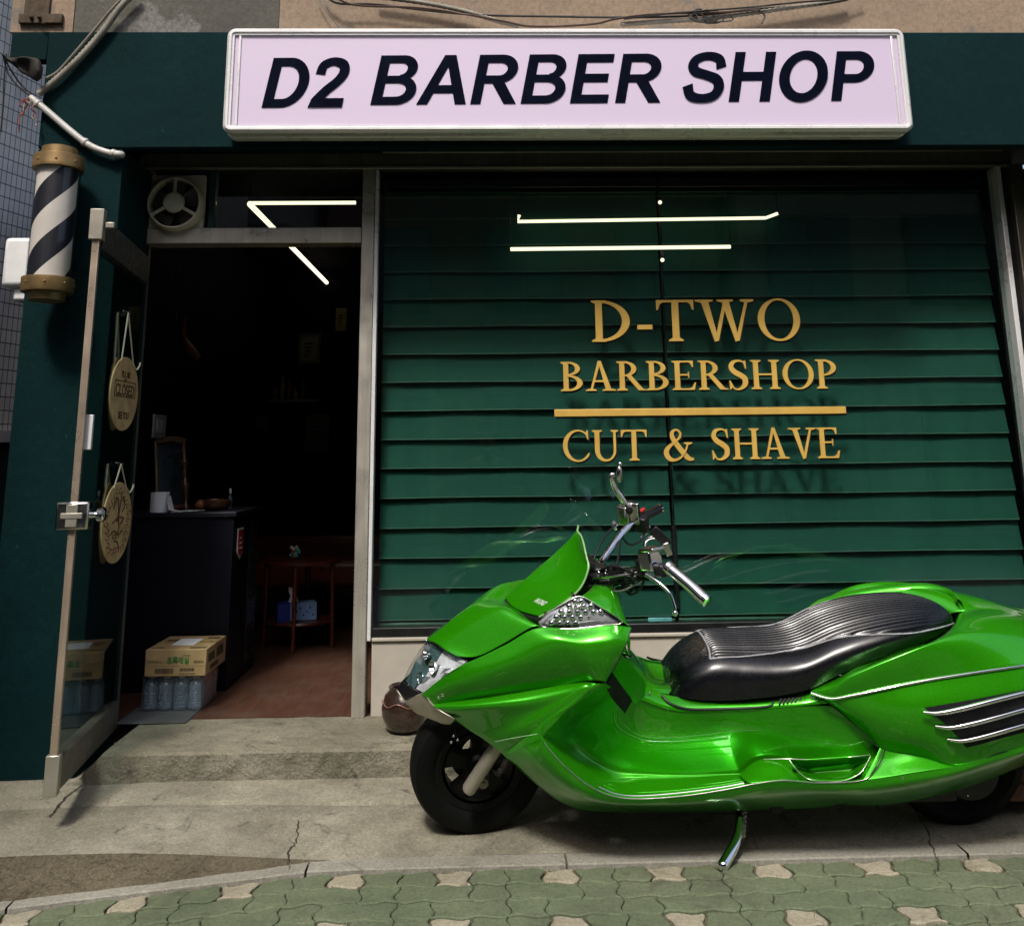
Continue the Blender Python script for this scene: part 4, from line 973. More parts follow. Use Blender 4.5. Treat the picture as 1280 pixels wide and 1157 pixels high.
sf = thing('wall_shelf', 'narrow dim shelf with small bottles on the back wall', 'shelf', tuple(p0)); g = MB(); g.box(p0.x, p1.x, 3.24, 3.5, p0.z-.02, p0.z); g.build('board', dimw, sf, bevel=.003)
for k, hh in enumerate((.12, .2, .16, .10, .18)):
    g = MB(); xx = p0.x+.03+k*.055; g.lathe([(.018, .001), (.02, hh*.6), (.008, hh*.75), (.008, hh), (.001, hh)], (xx, 3.34, p0.z), n=12)
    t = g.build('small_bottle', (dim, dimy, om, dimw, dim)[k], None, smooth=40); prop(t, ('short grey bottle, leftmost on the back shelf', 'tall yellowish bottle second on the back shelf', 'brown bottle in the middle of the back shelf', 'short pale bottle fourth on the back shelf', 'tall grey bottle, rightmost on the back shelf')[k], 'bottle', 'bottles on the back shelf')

# red bench, round side table, jar and tissues
YS = 2.35
a = at(318, 790, Y=YS-.3); sofa = thing('leather_bench', 'dark red leather bench along the back of the shop', 'sofa', (-1.1, YS, ZF))
x0, x1 = -1.80, .40
g = MB(); g.box(x0, x1, YS-.20, YS+.34, ZF+.26, ZF+.44); g.build('seat', M['leather'], sofa, bevel=.04, seg=3)
g = MB(); g.box(x0, x1, YS+.345, YS+.5, ZF+.28, ZF+.56); g.build('backrest', M['leather'], sofa, bevel=.05, seg=3)
g = MB(); g.box(x0+.02, x1-.02, YS-.17, YS+.48, ZF+.12, ZF+.258); g.build('base', M['blackm'], sofa, bevel=.01)
for (x_, y_) in ((x0+.08, YS-.12), (x1-.08, YS-.12), (x0+.08, YS+.42), (x1-.08, YS+.42)):
    g = MB(); g.tube([(x_, y_, ZF), (x_, y_, ZF+.13)], .018, 10); g.build('leg', M['steel'], sofa, smooth=40)
lg = at(366, 815, Z=ZF); tcx, tcy = lg.x+.0, lg.y+.21
st = thing('side_table', 'round red brown wooden side table with a lower shelf', 'table', (tcx, tcy, ZF))
zt_ = at(367, 699, Y=tcy).z; zs_ = at(367, 776, Y=tcy-.1).z; rt = .235
g = MB(); g.lathe([(.001, zt_-.02), (rt-.004, zt_-.02), (rt, zt_-.016), (rt, zt_-.004), (rt-.004, zt_), (.001, zt_)], (tcx, tcy, 0), n=40); g.build('tabletop', M['redwood'], st, smooth=40)
g = MB(); g.lathe([(.001, zs_-.018), (rt-.03, zs_-.018), (rt-.026, zs_-.009), (rt-.03, zs_), (.001, zs_)], (tcx, tcy, 0), n=40); g.build('lower_shelf', M['redwood'], st, smooth=40)
for th in (-90, -20, 90, 200):
    d = Vector((math.cos(R_(th)), math.sin(R_(th)), 0)); g = MB(); g.tube([Vector((tcx, tcy, ZF))+d*(rt-.015), Vector((tcx, tcy, zt_-.019))+d*(rt-.025)], [.011, .016], 12); g.build('leg', M['redwood'], st, smooth=40)
p = at(369, 690, Y=tcy-.03); jr = thing('candy_jar', 'glass jar of colourful sweets on the round side table', 'jar', (p.x, tcy-.03, zt_))
g = MB(); g.lathe([(.03, .001), (.05, .02), (.055, .06), (.04, .10), (.042, .105)], (p.x, tcy-.03, zt_), n=24); g.build('jar', M['clear'], jr, smooth=50)
rj = random.Random(8)
for k, cc in enumerate(((.6,.25,.05), (.1,.45,.55), (.65,.6,.5))):
    g = MB()
    for i in range(12):
        a_ = rj.uniform(0, 6.28); q_ = rj.uniform(0, .034); g.sphere((p.x+q_*math.cos(a_), tcy-.03+q_*math.sin(a_), zt_+.015+rj.uniform(0, .06)), .011, 8, 6)
    g.build('sweets', simple('sweets%d' % k, cc, .3), jr, smooth=60)
g = MB(); g.lathe([(.044, .105), (.03, .12), (.01, .135), (.006, .15), (.012, .16), (.001, .17)], (p.x, tcy-.03, zt_), n=20); g.build('lid', M['clear'], jr, smooth=50)
t0 = at(342, 770, Y=tcy-.08); t1 = at(397, 770, Y=tcy-.02)
tb = thing('tissue_box', 'blue and white tissue box with a tissue pulled up on the lower shelf', 'tissue box', ((t0.x+t1.x)/2, tcy-.03, zs_)); hT = .10; c = Vector(((t0.x+t1.x)/2, tcy-.04, zs_+hT/2+.001))
ax = Vector((.110, .035, 0)); ay = Vector((-.018, .055, 0))
g = MB(); g.obox(c, ax, ay, (0, 0, hT/2)); bT = g.build('carton', M['lightblue'], tb, bevel=.003)
g = MB(); g.obox(c-ax*.70, ax*.315, ay*1.01, (0, 0, hT/2+.0008)); g.build('blue_end', M['bluebox'], bT)
g = MB()
for k in range(7): cc = c-ay*1.012+ax*(-.2+.17*k)+Vector((0, 0, -.02+.02*(k % 3))); g.obox(cc, ax*.04, (0, .0008, 0), (0, 0, .006))
g.build('carton_print', M['bluebox'], bT)
g = MB(); b0 = c+Vector((-.02, 0, hT/2)); rows = []
for i in range(6):
    t = i/5; rows.append([b0+Vector((-.03*(1-t)-.03*t+.06*s*(1-.5*t)+.008*math.sin(6*s+4*t), .012*math.sin(9*s+3*t)+.0, .10*t*(1-.35*s))) for s in (0, .25, .5, .75, 1)])
gridmesh(g, rows, 3, 3, mirror=False); g.build('tissue', M['paper'], tb, smooth=80)
# barber chair shapes lost in the dark are left out

# ------------------------------------------------------------------ pot by the window, crate at the right
p = at(506, 914, Z=.187)
pt = thing('clay_pot', 'small round dark brown glazed pot on the step behind the front wheel', 'pot', (p.x, p.y, .187)); g = MB(); rp_ = .098
g.lathe([(.045, .001), (.075, .02), (.096, .065), (.098, .10), (.085, .145), (.066, .165), (.070, .178), (.064, .182), (.055, .17), (.07, .13), (.001, .12)], (p.x, p.y, .186), n=36); g.build('pot_body', M['clay'], pt, smooth=40)
g = MB()
P = [Vector((p.x+.0985*math.cos(t)*(1-.03), p.y+.0985*math.sin(t)*(1-.03), .186+.118+.008*math.sin(t*6))) for t in [2*math.pi*k/60 for k in range(61)]]
g.tube(P, .0025, 6); g.build('glaze_line', simple('pink_glaze', (.20,.09,.07), .3), pt, smooth=60)
cr = thing('wooden_crate', 'weathered reddish wooden crate by the wall behind the rear wheel', 'crate', (2.35, -.62, .07)); a = at(1268, 1000, Z=.085)
for k in range(4): g = MB(); g.box(a.x-.02, a.x+.45, a.y-.012, a.y+.006, .085+.062*k, .085+.062*k+.055); g.build('plank', M['crate'], cr, bevel=.003)
for k in range(4): g = MB(); g.box(a.x-.02, a.x+.45, a.y+.25, a.y+.268, .085+.062*k, .085+.062*k+.055); g.build('plank', M['crate'], cr, bevel=.003)
for k in range(4): g = MB(); g.box(a.x-.036, a.x-.021, a.y-.0, a.y+.26, .085+.062*k, .085+.062*k+.055); g.build('plank', M['crate'], cr, bevel=.003)
g = MB(); g.box(a.x, a.x+.43, a.y+.007, a.y+.249, .088, .10); g.build('crate_floor', M['crate'], cr)

# ------------------------------------------------------------------ conduits, pipes and cables on the facade
YC = FY-.03
def pl(pts, Y=YC): return [at(x, y, Y=Y) for x, y in pts]
cd = thing('flexible_conduit', 'grey ribbed conduit sloping down the fascia to the top of the pier', 'conduit', tuple(at(48, 118, Y=YC)))
pp_ = dense(pl([(172, -12), (150, 10), (128, 40), (100, 72), (70, 100), (48, 118)]), 14); rb_ = [.017 if i % 2 else .0135 for i in range(len(pp_))]
g = MB(); g.tube(pp_, rb_, 10); g.build('ribbed_tube', M['conduit'], cd, smooth=60)
g = MB(); g.tube(pl([(168, -14), (143, 8), (116, 40), (92, 68), (72, 90), (58, 98)], YC-.006), .007, 8, smooth=6); g.build('side_cable', M['cableg'], cd, smooth=60)
wp = thing('pvc_pipe', 'white plastic pipe running from the pier top down to the soffit', 'pipe', tuple(at(150, 193, Y=YC))); g = MB()
g.tube(pl([(38, 122), (60, 140), (88, 164), (112, 182), (135, 191)])+[at(150, 193, Y=YC), at(152, 194, Y=FY+.0)], .0155, 12, smooth=6); g.build('tube', M['pipe'], wp, smooth=60)
for (x_, y_) in ((47, 130), (106, 178), (141, 192)):
    q = at(x_, y_, Y=YC); g = MB(); g.lathe([(.019, -.008), (.021, 0), (.019, .008)], q, (at(x_+8, y_+5, Y=YC)-q), 14); g.build('clip', M['pipe'], wp, smooth=50)
ww = thing('loose_wires', 'tangle of thin red and grey wires hanging at the pier top', 'wires', tuple(at(40, 122, Y=YC))); rw = random.Random(12)
for k in range(7):
    P = [at(40, 120, Y=YC)]; x_, y_ = 38, 124
    for i in range(6): x_ += rw.uniform(-7, 6.5); y_ += rw.uniform(-2, 10); P.append(at(max(24, min(47, x_)), y_, Y=YC-rw.uniform(0, .03)))
    g = MB(); g.tube(P, .0028, 5, smooth=6); g.build('wire', M['redwire'] if k % 3 else M['cableg'], ww, smooth=60)
for pts in ([(6, 74), (16, 92), (28, 108), (42, 120)], [(5, 70), (9, 90), (22, 108), (40, 122)], [(8, 68), (5, 100), (4, 130), (1, 165)]):
    g = MB(); g.tube(pl(pts, YC+.0), .004, 5, smooth=6); g.build('wire', M['cable'], ww, smooth=60)
tr = thing('torn_awning_scrap', 'torn black scrap of roofing hanging off the left end of the fascia', 'scrap', tuple(at(25, 80, Y=FY-.02))); g = MB(); rt_ = random.Random(3)
top = [(2, 68), (12, 72), (24, 72), (36, 72), (48, 74), (54, 86)]; bot = [(4, 74), (14, 80), (24, 88), (36, 96), (46, 102), (52, 98)]
rows = [[at(x, y, Y=FY-.05-rt_.uniform(0, .05)) for x, y in top], [at((a[0]+b[0])/2, (a[1]+b[1])/2, Y=FY-.02-rt_.uniform(0, .10)) for a, b in zip(top, bot)], [at(x, y, Y=FY-.02-rt_.uniform(0, .05)) for x, y in bot]]
gridmesh(g, rows, 4, 4, mirror=False); o = g.build('roofing_felt', simple('black_felt', (.022,.019,.014), .9, bmp=.6), tr, smooth=30); s = o.modifiers.new('s', 'SOLIDIFY'); s.thickness = .006
# rusty bracket
rbk = thing('rusty_bracket', 'rusty iron bracket on the peach plaster at top left', 'bracket', tuple(at(50, 26, Y=FY))); g = MB()
def pxbox(x0, y0, x1, y1, ya, yb): a = at(x0, y1, Y=ya); b = at(x1, y0, Y=ya); g.box(a.x, b.x, ya, yb, a.z, b.z)
pxbox(29, -30, 66, 20, FY-.002, FY+.011); g.build('plate', M['rust'], rbk, bevel=.004); g = MB(); pxbox(22, 17, 78, 29, FY-.012, FY+.0105); fl_ = g.build('flange', M['rust'], rbk, bevel=.004)
g = MB()
for (x_, y_) in ((40, 23), (50, 23), (55, 31)):
    g.lathe([(.009, 0), (.009, -.012), (.004, -.02), (.001, -.02)], at(x_, y_, Y=FY-.012), (0, 1, 0), 6)
g.build('bolt', M['rust'], rbk)
# cable bundle along the top
def cable(name, lab, cat, pts, r, m, Y=FY-.04, n=6, sm=6): g = MB(); g.tube(pl(pts, Y), r, n, smooth=sm); o = g.build(name, m, None, smooth=60); return prop(o, lab, cat, 'cables along the wall above the sign')
cable('wall_cable', 'thin black cable dipping across the wall behind the top of the sign', 'cable', [(402, -14), (420, 4), (470, 6), (540, 14), (600, 19), (700, 21), (800, 22), (880, 19), (940, 12), (1000, 8), (1050, 2), (1080, -8)], .0055, M['cable'])
cable('wall_cable', 'brown cable sagging lowest just above the left half of the sign', 'cable', [(410, -12), (440, 6), (520, 10), (580, 18), (630, 27), (660, 33), (700, 33), (745, 30), (770, 24), (820, 18), (900, 16), (950, 12)], .005, simple('brown_cable', (.06,.03,.02), .6), FY-.055)
cable('wall_cable', 'pale thin wire drooping down to the sign at its left end', 'cable', [(395, -8), (404, 8), (412, 20), (424, 34)], .003, M['cableg'], FY-.03)
cable('wall_cable', 'dark wire running high along the right half of the wall', 'cable', [(780, 24), (850, 16), (930, 10), (1000, 3), (1040, 0), (1062, -8)], .0045, M['cable'], FY-.06)
cc_ = thing('corrugated_conduit', 'grey corrugated conduit lying above the middle of the sign', 'conduit', tuple(at(780, 28, Y=FY-.04)), 'cables along the wall above the sign')
for pts in ([(470, -4), (530, 4), (580, 14), (620, 26), (648, 33)], [(776, 31), (830, 27), (880, 24), (930, 18), (980, 11), (1030, 4), (1060, -2)]):
    pp_ = dense(pl(pts, FY-.035), 14); g = MB(); g.tube(pp_, [.013 if i % 2 else .010 for i in range(len(pp_))], 8); g.build('ribbed_tube', M['conduit'], cc_, smooth=60)
tk = thing('cable_tangle', 'knot of dark wire loops above the sign before its right half', 'cable', tuple(at(890, 22, Y=FY-.06)), 'cables along the wall above the sign'); rk = random.Random(31)
for k in range(6):
    c0 = (885+rk.uniform(-8, 14), 20+rk.uniform(-2, 4)); P = [at(c0[0]+rk.uniform(10, 26)*math.cos(t), c0[1]+rk.uniform(6, 9)*math.sin(t), Y=FY-.05-.015*rk.random()) for t in [R_(x) for x in range(0, 300, 45)]]
    g = MB(); g.tube(P, .0035, 5, smooth=5); g.build('wire', M['cable'], tk, smooth=60)
g = MB(); g.tube(pl([(948, 14), (956, 20), (952, 30)], FY-.05), .004, 6, smooth=4); g.build('wire', M['cable'], tk, smooth=60)

# ------------------------------------------------------------------ neighbours: only their faces are ever seen
nb = thing('tiled_building', 'neighbouring building faced with small white tiles, past the teal pier', 'building', (-4, 0, -.2))
NBH = 4.7
prism_ = [(-9, -7), (-2.92, -7), (-2.92, .8), (-1.95, 3.9), (-1.95, 9), (-9, 9)]
g = MB(); g.prism(prism_, (0, 0, 1.48), (1,0,0), (0,1,0), (0,0,NBH-1.48)); g.build('tiled_wall', M['tile'], nb)
g = MB(); g.prism([(x+.02 if x > -8 else x, y-.0) for x, y in prism_], (0, 0, -.35), (1,0,0), (0,1,0), (0,0,1.76)); g.build('plinth', simple('dark_plinth', (.012,.02,.022), .6), nb)
g = MB(); g.prism([(x+.05 if x > -8 else x, y) for x, y in prism_], (0, 0, 1.412), (1,0,0), (0,1,0), (0,0,.066)); g.build('ledge', simple('pale_ledge', (.45,.45,.46), .6, 0, .2), nb)
g = MB(); g.prism([(x+.05 if x > -8 else x, y) for x, y in prism_], (0, 0, NBH+.002), (1,0,0), (0,1,0), (0,0,.12)); g.build('parapet', M['plaster'], nb)

def facade(name, x0, x1, y, h, lab, mw, storeys, nwin, sign=None):
    t = thing(name, lab, 'building', ((x0+x1)/2, y, -.2), None); g = MB(); g.box(x0, x1, y-6, y, -.3, h); g.build('wall', mw, t)
    g = MB(); g.box(x0-.1, x1+.1, y-6.1, y+.15, h+.002, h+.3); g.build('roof', M['oldconc'], t)
    for s_ in range(storeys):
        for i in range(nwin):
            w_ = (x1-x0)/nwin; xa_ = x0+w_*(i+.2); xb_ = x0+w_*(i+.8); z0 = .8+s_*3.1 if s_ else .1; z1 = z0+(1.7 if s_ else 2.3)
            g = MB(); g.box(xa_, xb_, y+.002, y+.05, z0, z1); f = g.build('window', M['black'], t)
            g = MB(); g.box(xa_+.06, (xa_+xb_)/2-.03, y+.051, y+.056, z0+.06, z1-.06); g.box((xa_+xb_)/2+.03, xb_-.06, y+.051, y+.056, z0+.06, z1-.06); g.build('pane', simple('dark_pane', (.01,.012,.015), .05), f)
    return t
facade('street_building', -14, -3.2, -13, 9.6, 'grey plastered building across the street, opposite the doorway', uppermat('grey_plaster', (.17,.18,.19), (.13,.14,.15), (.10,.10,.10)), 3, 5)
facade('brick_building', -3.0, 4.5, -13.4, 8.4, 'dark red brick building across the street, opposite the scooter', simple('red_brick_wall', (.13,.06,.045), .8, 0, .25, 3), 2, 3)
facade('street_building', 4.7, 15, -12.6, 10.5, 'beige building across the street, opposite the right pier', uppermat('beige_plaster', (.26,.22,.16), (.20,.17,.13), (.14,.13,.11)), 3, 4)

# ------------------------------------------------------------------ the scooter (built in its own frame: x back, y away from the viewer, z up; leaning on its stand)
LEAN = R_(13.5)
cp = at(598, 1033, Z=.016)
SL = Vector((cp.x, cp.y, .013))
sc = thing('motor_scooter', 'bright green custom maxi scooter with black ribbed seat, leaning on its side stand', 'scooter', SL, rot=(LEAN, 0, 0))
SRI = Matrix.Rotation(-LEAN, 3, 'X')
def S(px, py, yl):
    o = SRI @ (CAM-SL); d = SRI @ _ray(px, py); t = (yl-o.y)/d.y
    return o+d*t
def SP(rows): return [[S(*p) for p in r] for r in rows]
def W2L(p): return SRI @ (Vector(p)-SL)
PAINT = M['paint']
def panel(name, rows, mat=PAINT, nu=8, nv=8, thick=.004, parent=None, mirror=True, sm=50, bev=None):
    joined = any(abs(p[2]) < 1e-6 for r in rows for p in r); rows = SP(rows)
    sets = [(rows, joined and mirror)]
    if mirror and not joined: sets.append(([[Vector((p.x, -p.y, p.z)) for p in reversed(r)] for r in rows], False))
    first = None
    for rw, mi in sets:
        g = MB(); gridmesh(g, rw, nu, nv, mi)
        if mi:      # weld the two halves along the middle
            g2 = {}; mp = []; nv_ = []
            for v in g.v:
                k = (round(v.x, 5), round(v.y, 5), round(v.z, 5))
                if k not in g2: g2[k] = len(nv_); nv_.append(v)
                mp.append(g2[k])
            g.v = nv_; g.f = [tuple(mp[q] for q in f) for f in g.f]
        o = g.build(name, mat, parent or sc, smooth=sm, recalc=mi)
        if first is None: first = o
        if thick:
            s = o.modifiers.new('shell', 'SOLIDIFY'); s.thickness = thick; s.offset = 0
            b = o.modifiers.new('edge', 'BEVEL'); b.width = min(.0016, thick*.4); b.segments = 2; b.limit_method = 'ANGLE'; b.angle_limit = R_(60)
    return first
def strip(name, pts, r, mat, n=8, smooth=8, parent=None, mirror=True):
    P = [S(*p) for p in pts]; sets = [P]
    if mirror and abs(pts[0][2]) < 1e-6: sets = [[Vector((p.x, -p.y, p.z)) for p in reversed(P[1:])]+P]
    elif mirror and abs(pts[-1][2]) < 1e-6: sets = [P+[Vector((p.x, -p.y, p.z)) for p in reversed(P[:-1])]]
    elif mirror: sets.append([Vector((p.x, -p.y, p.z)) for p in P])
    first = None
    for Q in sets:
        g = MB(); g.tube(Q, r, n, smooth=smooth); o = g.build(name, mat, parent or sc, smooth=60); first = first or o
    return first

# --- wheels
def wheel(name, c, rad, wid, steer):
    ax = Vector((math.sin(steer), math.cos(steer), 0)); h = wid/2; rim = rad*.62
    g = MB(); g.lathe([(rim-.004, -h*.55), (rim+.012, -h*.80), (rad*.80, -h*.98), (rad*.93, -h*.86), (rad*.985, -h*.45), (rad, 0), (rad*.985, h*.45), (rad*.93, h*.86), (rad*.80, h*.98), (rim+.012, h*.80), (rim-.004, h*.55)], c, ax, 72)
    ty = g.build('tyre', M['tyre'], None, smooth=40)
    w = None
    g = MB(); g.lathe([(rim-.018, -h*.6), (rim-.002, -h*.74), (rim+.008, -h*.70), (rim-.008, -h*.45), (rim-.014, h*.45), (rim+.008, h*.70), (rim-.002, h*.74), (rim-.028, h*.6), (rim-.028, -h*.6)], c, ax, 64)
    g.lathe([(.001, -h*.75), (.032, -h*.75), (.042, -h*.55), (.042, h*.55), (.032, h*.75), (.001, h*.75)], c, ax, 32)
    u0 = Vector((0, 0, 1)); v0 = ax.cross(u0)
    for k in range(5):
        th = R_(16+72*k); d = u0*math.sin(th)-v0*math.cos(th); t = ax.cross(d)
        P = []
        for (q, ww, dd) in ((.03, .026, .42), (rim*.5, .019, .34), (rim-.02, .036, .40)):
            for sy in (-1, 1):
                P += [Vector(c)+d*q-t*ww+ax*(h*dd*sy), Vector(c)+d*q+t*ww+ax*(h*dd*sy)]
        g.add(P, [(0,1,5,4), (4,5,9,8), (2,6,7,3), (6,10,11,7), (0,4,6,2), (4,8,10,6), (1,3,7,5), (5,7,11,9)])
    rm = g.build('rim', M['rimblk'], None, smooth=30)
    root = ty; root.name = name
    return ty, rm
FWC = S(597, 957, 0); FWC = Vector((FWC.x, 0, .240))
ty, rm = wheel('front_wheel', FWC, .240, .125, R_(-9))
ty.parent = sc; rm.parent = ty; ORG[ty.name] = Vector((0,0,0)); ORG[rm.name] = Vector((0,0,0))
RWC = Vector((FWC.x+1.70, 0, .245))
ty2, rm2 = wheel('rear_wheel', RWC, .245, .17, 0); ty2.parent = sc; rm2.parent = ty2
# front fork and axle
ax = Vector((math.sin(R_(-9)), math.cos(R_(-9)), 0)); fd = (S(626, 925, -.10)-S(585, 988, -.10)); 
g = MB(); a = S(584, 989, -.115); b = S(640, 903, -.105); g.tube([a, a+(b-a)*.04, b], [.019, .0245, .0245], 16); g.build('fork_leg', M['silver'], sc, smooth=40); g = MB(); g.tube([Vector((p.x+.03, .115, p.z)) for p in (a, b)], .023, 12); g.build('fork_leg', M['silver'], sc, smooth=40)
g = MB(); c = S(604, 975, -.085); g.lathe([(.001, -.030), (.010, -.03), (.010, -.022), (.018, -.02), (.020, .0), (.020, .06)], c, (0, 1, 0), 18); g.build('axle_nut', M['steel_d'], sc, smooth=30)
g = MB(); g.lathe([(.06, -.001), (.100, -.001), (.100, .003), (.06, .003), (.06, -.001)], FWC+Vector((0, .05, 0)), ax, 40); g.build('brake_disc', M['steel_d'], sc, smooth=30)
p = S(566, 920, -.085); g = MB(); g.obox(p+Vector((0,.03,0)), (.014, 0, .004), (0, .012, 0), (-.006, 0, .016)); 
g.build('brake_caliper', M['rimblk'], sc, bevel=.004)
for x_, y_ in ((567, 919), (572, 924), (564, 927)):
    g = MB(); g.sphere(S(x_, y_, -.10), .0055, 10, 8); g.build('caliper_bolt', M['chrome'], sc, smooth=60)
# inner dark fender over the front wheel and dark body core
g = MB(); g.lathe([(.255, -.085), (.268, -.075), (.272, 0), (.268, .075), (.255, .085)], FWC, (0, 1, 0), 40, R_(-35), R_(75)); g.build('inner_fender', M['under'], sc, smooth=40)
def core(name, poly, hw, yl=0, mat=None):
    P = [S(x, y, yl) for x, y in poly]; g = MB(); n = len(P)
    vs = [Vector((p.x, -hw, p.z)) for p in P]+[Vector((p.x, hw, p.z)) for p in P]
    g.add(vs, [tuple(range(n)), tuple(range(2*n-1, n-1, -1))]+[(i, n+i, n+(i+1) % n, (i+1) % n) for i in range(n)])
    return g.build(name, mat or M['under'], sc)
core('front_frame', [(520, 850), (560, 800), (620, 765), (690, 740), (760, 770), (765, 850), (730, 930), (700, 900), (640, 880), (560, 880)], .06)
core('engine_frame', [(705, 925), (760, 880), (860, 895), (1000, 885), (1080, 880), (1240, 850), (1300, 860), (1290, 905), (1160, 925), (1060, 985), (980, 1000), (800, 1003), (750, 985)], .075)
g = MB()
for (x0, x1, y0, y1, hw) in ((860, 1060, 985, 1012, .13), (1040, 1200, 950, 1008, .16), (780, 870, 990, 1008, .10)):
    a = S(x0, y1, -hw); b = S(x1, y0, -hw); g.box(a.x, b.x, -hw, hw, max(a.z, .07), b.z)
g.build('engine_block', M['under'], sc, bevel=.02)
g = MB(); a = S(715, 1005, -.165); b = S(1100, 1000, -.165); g.box(a.x, b.x, -.165, .165, a.z+.005, a.z+.03); g.build('light_stop_plate', M['under'], sc, bevel=.008)  # plate added to stop sunlight leaking through under the body
g = MB(); a = S(1090, 985, -.13); g.tube([a, Vector((RWC.x, -.13, RWC.z))], [.06, .05], 14); g.lathe([(.001, -.02), (.085, -.02), (.095, -.005), (.095, .05)], Vector((RWC.x, -.145, RWC.z)), (0,1,0), 28); g.build('swing_arm', M['under'], sc, smooth=40)
g = MB(); g.sphere(S(1209, 993, -.16), .006, 8, 6); g.build('axle_bolt', M['chrome'], sc, smooth=50)

# --- nose hood: ridge to the panel line
hood = [
 [(533,800,0), (544,803,-.05), (555,811,-.10), (569,820,-.145)],
 [(549,788,0), (566,796,-.08), (581,808,-.13), (597,820,-.175)],
 [(573,768,0), (594,778,-.095), (613,791,-.15), (632,803,-.195)],
 [(602,751,0), (625,759,-.10), (645,771,-.16), (667,783,-.212)],
 [(632,752,0), (648,763,-.09), (664,776,-.15), (682,786,-.212)],
 [(662,752,0), (676,762,-.09), (692,774,-.15), (716,786,-.21)]]
panel('nose_hood', hood)
# --- side cowl, upper half (panel line down to the groove)
cow = [
 [(527,867,-.118), (531,871,-.125), (535,875,-.13), (539,880,-.135)],
 [(551,848,-.158), (560,857,-.178), (570,865,-.18), (580,874,-.17)],
 [(573,833,-.182), (588,846,-.212), (604,858,-.215), (620,868,-.20)],
 [(600,821,-.200), (620,834,-.240), (640,848,-.240), (660,862,-.222)],
 [(633,805,-.217), (655,820,-.262), (676,837,-.262), (697,856,-.243)],
 [(671,785,-.230), (692,802,-.280), (711,825,-.283), (727,851,-.262)],
 [(720,786,-.246), (730,804,-.293), (737,825,-.298), (744,850,-.282)],
 [(762,781,-.255), (764,802,-.298), (760,825,-.300), (754,851,-.288)],
 [(789,784,-.245), (783,803,-.286), (772,827,-.288), (757,852,-.278)]]
panel('side_cowl', cow)
# --- lower cowl with bright ledge, leg shield and skirt
low = [
 [(541,883,-.135), (540.5,882.5,-.145), (540,882,-.14), (539,880.5,-.135)],
 [(556,893,-.140), (567,889,-.175), (583,882,-.200), (580,875,-.172)],
 [(571,901,-.145), (596,893,-.195), (626,880,-.236), (620,869,-.202)],
 [(589,913,-.150), (628,898,-.215), (670,876,-.260), (660,863,-.224)],
 [(602,921,-.155), (650,900,-.235), (708,867,-.280), (697,857,-.245)],
 [(614,930,-.160), (660,905,-.250), (726,861,-.293), (727,853,-.264)],
 [(624,938,-.165), (668,912,-.255), (727,868,-.297), (744,854,-.284)],
 [(629,942,-.167), (669,908,-.255), (716,880,-.295), (757,855,-.270)],
 [(634,947,-.170), (662,926,-.250), (697,899,-.285), (717,876,-.282)],
 [(646,957,-.175), (660,942,-.245), (676,925,-.280), (687,896,-.283)],
 [(662,972,-.180), (668,957,-.245), (675,940,-.283), (675,914,-.287)],
 [(680,987,-.182), (684,973,-.250), (688,957,-.290), (687,937,-.296)],
 [(700,1001,-.182), (703,988,-.255), (707,975,-.298), (708,960,-.305)],
 [(725,1011,-.180), (728,1002,-.255), (731,992,-.303), (733,980,-.312)],
 [(757,1014,-.178), (758,1008,-.255), (760,1002,-.305), (760,994,-.318)],
 [(800,1014,-.175), (798,1010,-.255), (796,1005,-.308), (794,999,-.322)],
 [(880,1014,-.175), (872,1009,-.255), (862,1003,-.310), (852,995.5,-.324)],
 [(935,1012,-.175), (926,1004,-.255), (917,996,-.310), (908,987,-.324)],
 [(975,1011,-.178), (964,1001,-.258), (953,990,-.310), (941,980.5,-.324)],
 [(1015,1009,-.182), (1003,998,-.262), (991,987,-.312), (978,976,-.324)],
 [(1053,1006,-.186), (1045,997,-.266), (1035,988,-.314), (1024,979,-.324)],
 [(1085,1006,-.190), (1083,997,-.27), (1080,987,-.318), (1077,976,-.324)],
 [(1120,1004,-.194), (1124,992,-.275), (1130,980,-.322), (1135,967.5,-.325)],
 [(1170,994,-.196), (1178,981,-.28), (1186,969,-.325), (1194,957.5,-.325)],
 [(1230,976,-.19), (1237,963,-.275), (1244,951,-.318), (1250,940,-.318)],
 [(1280,955,-.17), (1287,944,-.255), (1294,935,-.30), (1300,926,-.30)],
 [(1370,915,-.08), (1372,907,-.15), (1374,900,-.18), (1376,893,-.18)]]
panel('leg_shield_and_skirt', low, nu=6, nv=6)
strip('panel_seam', [(619,926.5,-.183), (645,921.5,-.243), (672,917,-.286)], .0012, simple('pale_seam', (.25,.45,.22), .5), mirror=False)
